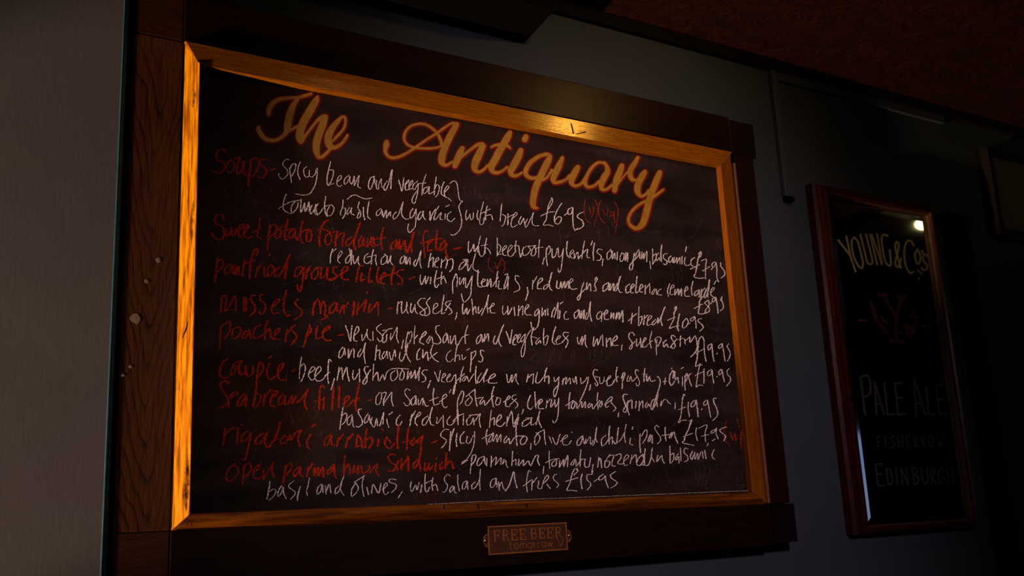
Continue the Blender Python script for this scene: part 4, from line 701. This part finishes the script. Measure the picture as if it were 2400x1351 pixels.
for k in range(4): rail(II[k], II[(k + 1) % 4], JJ[k], JJ[(k + 1) % 4], 'gilt_slip', M['slip'], [(0.02, -.001), (0.02, -.027), (.6, -.0255), (1, -.0195), (1, -.001)])
bw = .021; hx0, hx1, hz0, hz1 = gx0 + sl, gx1 - sl, gz0 + sl, gz1 - sl
glass = MB().box(hx0 + bw, hx1 - bw, YG, -.004, hz0 + bw, hz1 - bw).build('glass', M['mirror'], mir)
bv = MB(); GO = [(hx0, hz0), (hx1, hz0), (hx1, hz1), (hx0, hz1)]; GI = [(hx0 + bw, hz0 + bw), (hx1 - bw, hz0 + bw), (hx1 - bw, hz1 - bw), (hx0 + bw, hz1 - bw)]
dy = bw * math.tan(math.radians(BEVEL))
for k in range(4):
    o0, o1, i0, i1 = GO[k], GO[(k + 1) % 4], GI[k], GI[(k + 1) % 4]
    bv.face([bv.vert((o0[0], YG + dy, o0[1])), bv.vert((o1[0], YG + dy, o1[1])), bv.vert((i1[0], YG, i1[1])), bv.vert((i0[0], YG, i0[1]))])
bv.build('bevelled_edge', M['bevel'], glass)
def og(x, y, d): return at(x, y, YG - .0004 - d)
def letter(name, m, ox, oy, k, txt, wd, label=None, split=False):
    if split:
        for s_ in txt.split('|'): letter(name, m, ox, oy, k, s_, wd, label)
        return
    mb = MB()
    for n, s_ in enumerate(txt.split(';')):
        v = [float(c) for c in s_.split()]
        p = [(ox + v[i] * k, oy + v[i + 1] * k) for i in range(0, len(v) - 1, 2)]
        p = spline(p, 2.5) if len(p) > 5 else [c for a, e_ in zip(p, p[1:]) for c in (a, e_)]
        if len(p) > 2 and len(p) != len(v) // 2 and len(v) // 2 <= 5:
            for a, e_ in zip(p[::2], p[1::2]): ribbon(mb, [(*a, wd), (*e_, wd)], lambda x, y, d: og(x, y, d + .000004 * n), True)
        else: ribbon(mb, [(*c, wd) for c in p], lambda x, y, d: og(x, y, d + .000004 * n), True)
    o = mb.build(name, m, glass, fix=False)
    if label: o['label'] = label
k1 = 440 / 1351
letter('arched_lettering', M['gilt'], 1880, 420, k1, '260 440 345 550;318 412 345 540;345 545 385 665;375 420 357 450 367 540 402 622 430 640 437 600 420 520 400 450 375 420;420 400 450 520 470 600 500 612 505 580 480 480 460 400;490 400 540 615;500 400 575 615;540 395 575 612;615 408 585 402 572 440 590 560 612 615 638 618 636 560 630 510;710 640 672 500 680 452 695 470 690 520 670 600 690 635 712 575;805 480 780 445 750 455 735 520 745 620 775 675 800 668;830 505 812 540 820 590 835 612 850 590 848 540 830 505;862 515 867 532;905 560 885 540 868 565 882 600 900 622 895 650 872 655 860 640', 4.6, 'gilt arched lettering at the top of the mirror')
letter('small_flourish', M['gilt'], 1880, 420, k1, '830 655 865 685;840 710 842 720', 3)
k2 = 420 / 1351
letter('lower_lettering', M['grey_letter'], 1900, 850, k2, '375 115 410 390;380 110 430 100 452 170 445 235 420 255 395 258;482 150 497 390;482 150 555 395;492 310 530 310;555 155 580 390 632 390;635 155 660 395 717 385;635 160 685 155;648 270 690 265;778 115 797 400;778 115 865 395;790 310 842 310;870 180 890 390 940 390;947 175 970 390 1020 385;947 178 992 170;955 280 990 275', 4.6, 'grey lettering on the lower half of the mirror')
letter('lower_lettering', M['grey_letter'], 1900, 850, k2, '500 560 510 640;500 560 528 555;504 600 522 598;560 558 566 640;632 560 612 558 603 580 622 600 634 622 622 642 604 640;655 560 665 640;690 558 697 640;659 600 694 599;720 558 728 640 754 638;720 558 746 556;724 600 743 598;780 558 790 640;780 558 800 558 808 575 802 595 787 600;787 600 814 640;836 558 846 640;836 558 856 558 864 575 858 595 843 600;843 600 870 640;905 558 890 585 896 625 910 640 926 618 924 575 905 558;955 558 968 640;968 640 977 590;977 590 987 640;987 640 1000 556', 2.2)
letter('lower_lettering', M['grey_letter'], 1900, 850, k2, '490 768 507 930 556 930;490 768 536 764;497 845 531 842;570 800 587 925;570 800 597 808 612 850 614 895 600 920 587 925;640 795 655 918;680 797 692 920;680 797 733 920;720 795 735 917;765 795 780 920;765 797 790 797 803 815 798 842 775 855;775 855 803 858 816 885 806 912 780 920;833 800 842 880 855 910 872 912 884 885 878 798;905 800 912 920;905 800 926 800 938 820 930 848 909 858;909 858 947 920;1003 815 985 800 967 815 962 860 972 908 990 918 1008 895 1008 865 988 865;1030 800 1042 912;1065 798 1077 907;1036 857 1072 852', 3.4)
k3 = 200 / 1351
letter('emblem', M['red_letter'], 2000, 620, k3, '470 490 560 640 660 800;775 530 730 660 685 800;668 800 690 1200;400 480 525 490;715 520 830 522;600 1205 790 1230', 8.5, 'dark red letter emblem in the middle of the mirror')
letter('emblem_wing', M['red_letter'], 2000, 620, k3, '270 590 330 760 400 960;330 700 420 1000;300 700 360 900;440 960 520 1080|800 960 880 1130;860 930 900 1120;940 960 930 1140;990 830 970 1080;780 1000 960 1000', 6.5, None, True)
letter('emblem_accent', M['orange_letter'], 2000, 620, k3, '445 830 460 880 540 930;455 940 462 1000|945 750 920 850|80 885 205 888|1095 972 1188 980|755 1060 760 1090', 2.4, None, True)

# ---------------------------------------------------------------- the rest of the wall
t_ = thing('cable_trunking', 'thin blue-painted cable trunking running down the wall between the menu board and the mirror', 'trunking', (1.645, 0, 2.44))
MB().box(1.634, 1.656, -.016, -.0005, 2.436, 2.8115).build('vertical_run', M['wall'], t_, bevel=.002)
MB().box(1.657, 2.42, -.012, -.0005, 2.786, 2.8115).build('horizontal_run', M['wall'], t_, bevel=.002)
MB().box(1.637, 1.664, -.020, -.0005, 2.422, 2.435).build('end_cap', M['black'], t_, bevel=.002)
cs = thing('wall_casing', 'black boxed casing fixed high on the wall between the menu board and the ceiling', 'casing', (.35, 0, 2.712))
mb = MB(); pts = [(-.12, -.001), (-.12, -.166), (.783, -.166), (.808, -.001)]
ids = mb.loops([[(x, y, 2.712) for x, y in pts], [(x, y, CZ - .002) for x, y in pts]]); mb.face(ids[0]); mb.face(ids[1][::-1])
mb.build('casing_body', M['black'], cs, bevel=.003)
MB().box(-.11, .77, -.169, -.165, 2.722, 2.735).build('casing_lip', M['black'], cs)
n_ = at(1703, 1296, 0)
nl = MB(); rings = [[(n_.x + .0035 * f * math.cos(k * math.pi / 4) + .004 * j, -y, n_.z + .013 * j + .0035 * f * math.sin(k * math.pi / 4)) for k in range(8)] for j, f, y in ((-.6, .3, .002), (-.5, 1, .006), (.5, 1, .012), (.6, .4, .012))]
ids = nl.loops(rings); nl.face(ids[0]); nl.face(ids[-1]); 
o = nl.build('wall_peg', M['fleck']); o['label'] = 'tiny pale pink peg in the wall just under the menu board'; o['category'] = 'peg'
p0, p1 = at(2305, 360, -.02), at(2347, 536, -.02)
sx0, sz0, sz1 = p1.x, p1.z, min(p0.z, 2.80)
fp = thing('framed_picture', 'dim olive framed picture in the dark beyond the mirror', 'picture', (sx0 + .3, 0, sz0))
fm = .022
MB().box(sx0, sx0 + .7, -.016, -.001, sz0, sz1).build('picture_surface', plain('olive_brown_print', (.26, .19, .09), .6), fp)
f4 = MB()
f4.box(sx0 - fm, sx0, -.03, -.001, sz0 - fm, sz1 + fm); f4.box(sx0, sx0 + .7, -.03, -.001, sz0 - fm, sz0 - .0005); f4.box(sx0, sx0 + .7, -.03, -.001, sz1 + .0005, sz1 + fm); f4.box(sx0 + .7005, sx0 + .7 + fm, -.03, -.001, sz0 - fm, sz1 + fm)
f4.build('picture_frame', M['ebony'], fp)
pp = at(2282, 750, -.05)
po = thing('wooden_post', 'dark upright wooden post at the far end of the wall beyond the mirror', 'post', (pp.x + .06, 0, 0))
MB().box(pp.x, pp.x + .10, -.02, -.001, 0, 2.44).build('post_shaft', M['ebony'], po, bevel=.004)
MB().box(pp.x - .02, pp.x + .12, -.025, -.001, 2.4405, 2.475).build('post_cap', M['ebony'], po, bevel=.004)
# room behind the camera that the mirror shows
bm_ = MB().box(BEAM[0], BEAM[1], -4.498, -.55, BEAM[2], CZ - .001)
o = bm_.build('ceiling_beam', wood('brown_beam', (.10, .035, .012), (.22, .085, .03), 'x', .5)); o['label'] = 'brown timber beam across the ceiling, seen only in the mirror'; o['category'] = 'beam'
def globe_lamp(loc, r, label):
    t = thing('ceiling_lamp', label, 'lamp', (loc[0], loc[1], CZ))
    def turn(prof, n=20): return [[(loc[0] + rr * math.cos(k * 2 * math.pi / n), loc[1] + rr * math.sin(k * 2 * math.pi / n), zz) for k in range(n)] for rr, zz in prof]
    mb = MB(); ids = mb.loops(turn([(.035, CZ - .0005), (.035, CZ - .012), (.012, CZ - .014), (.012, loc[2] + r * .66)])); mb.face(ids[0]); mb.build('ceiling_rose', M['black'], t, True)
    mb = MB(); ids = mb.loops(turn([(r * math.sin(a), loc[2] + .7 * r * math.cos(a)) for a in [math.pi * (j + .4) / 12.8 for j in range(13)]])); mb.face(ids[0]); mb.face(ids[-1]); mb.build('globe', M['bulb'], t, True)
globe_lamp((3.445, -.857, 2.80), .036, 'lit globe lamp on the ceiling, its glare showing in the top corner of the mirror')
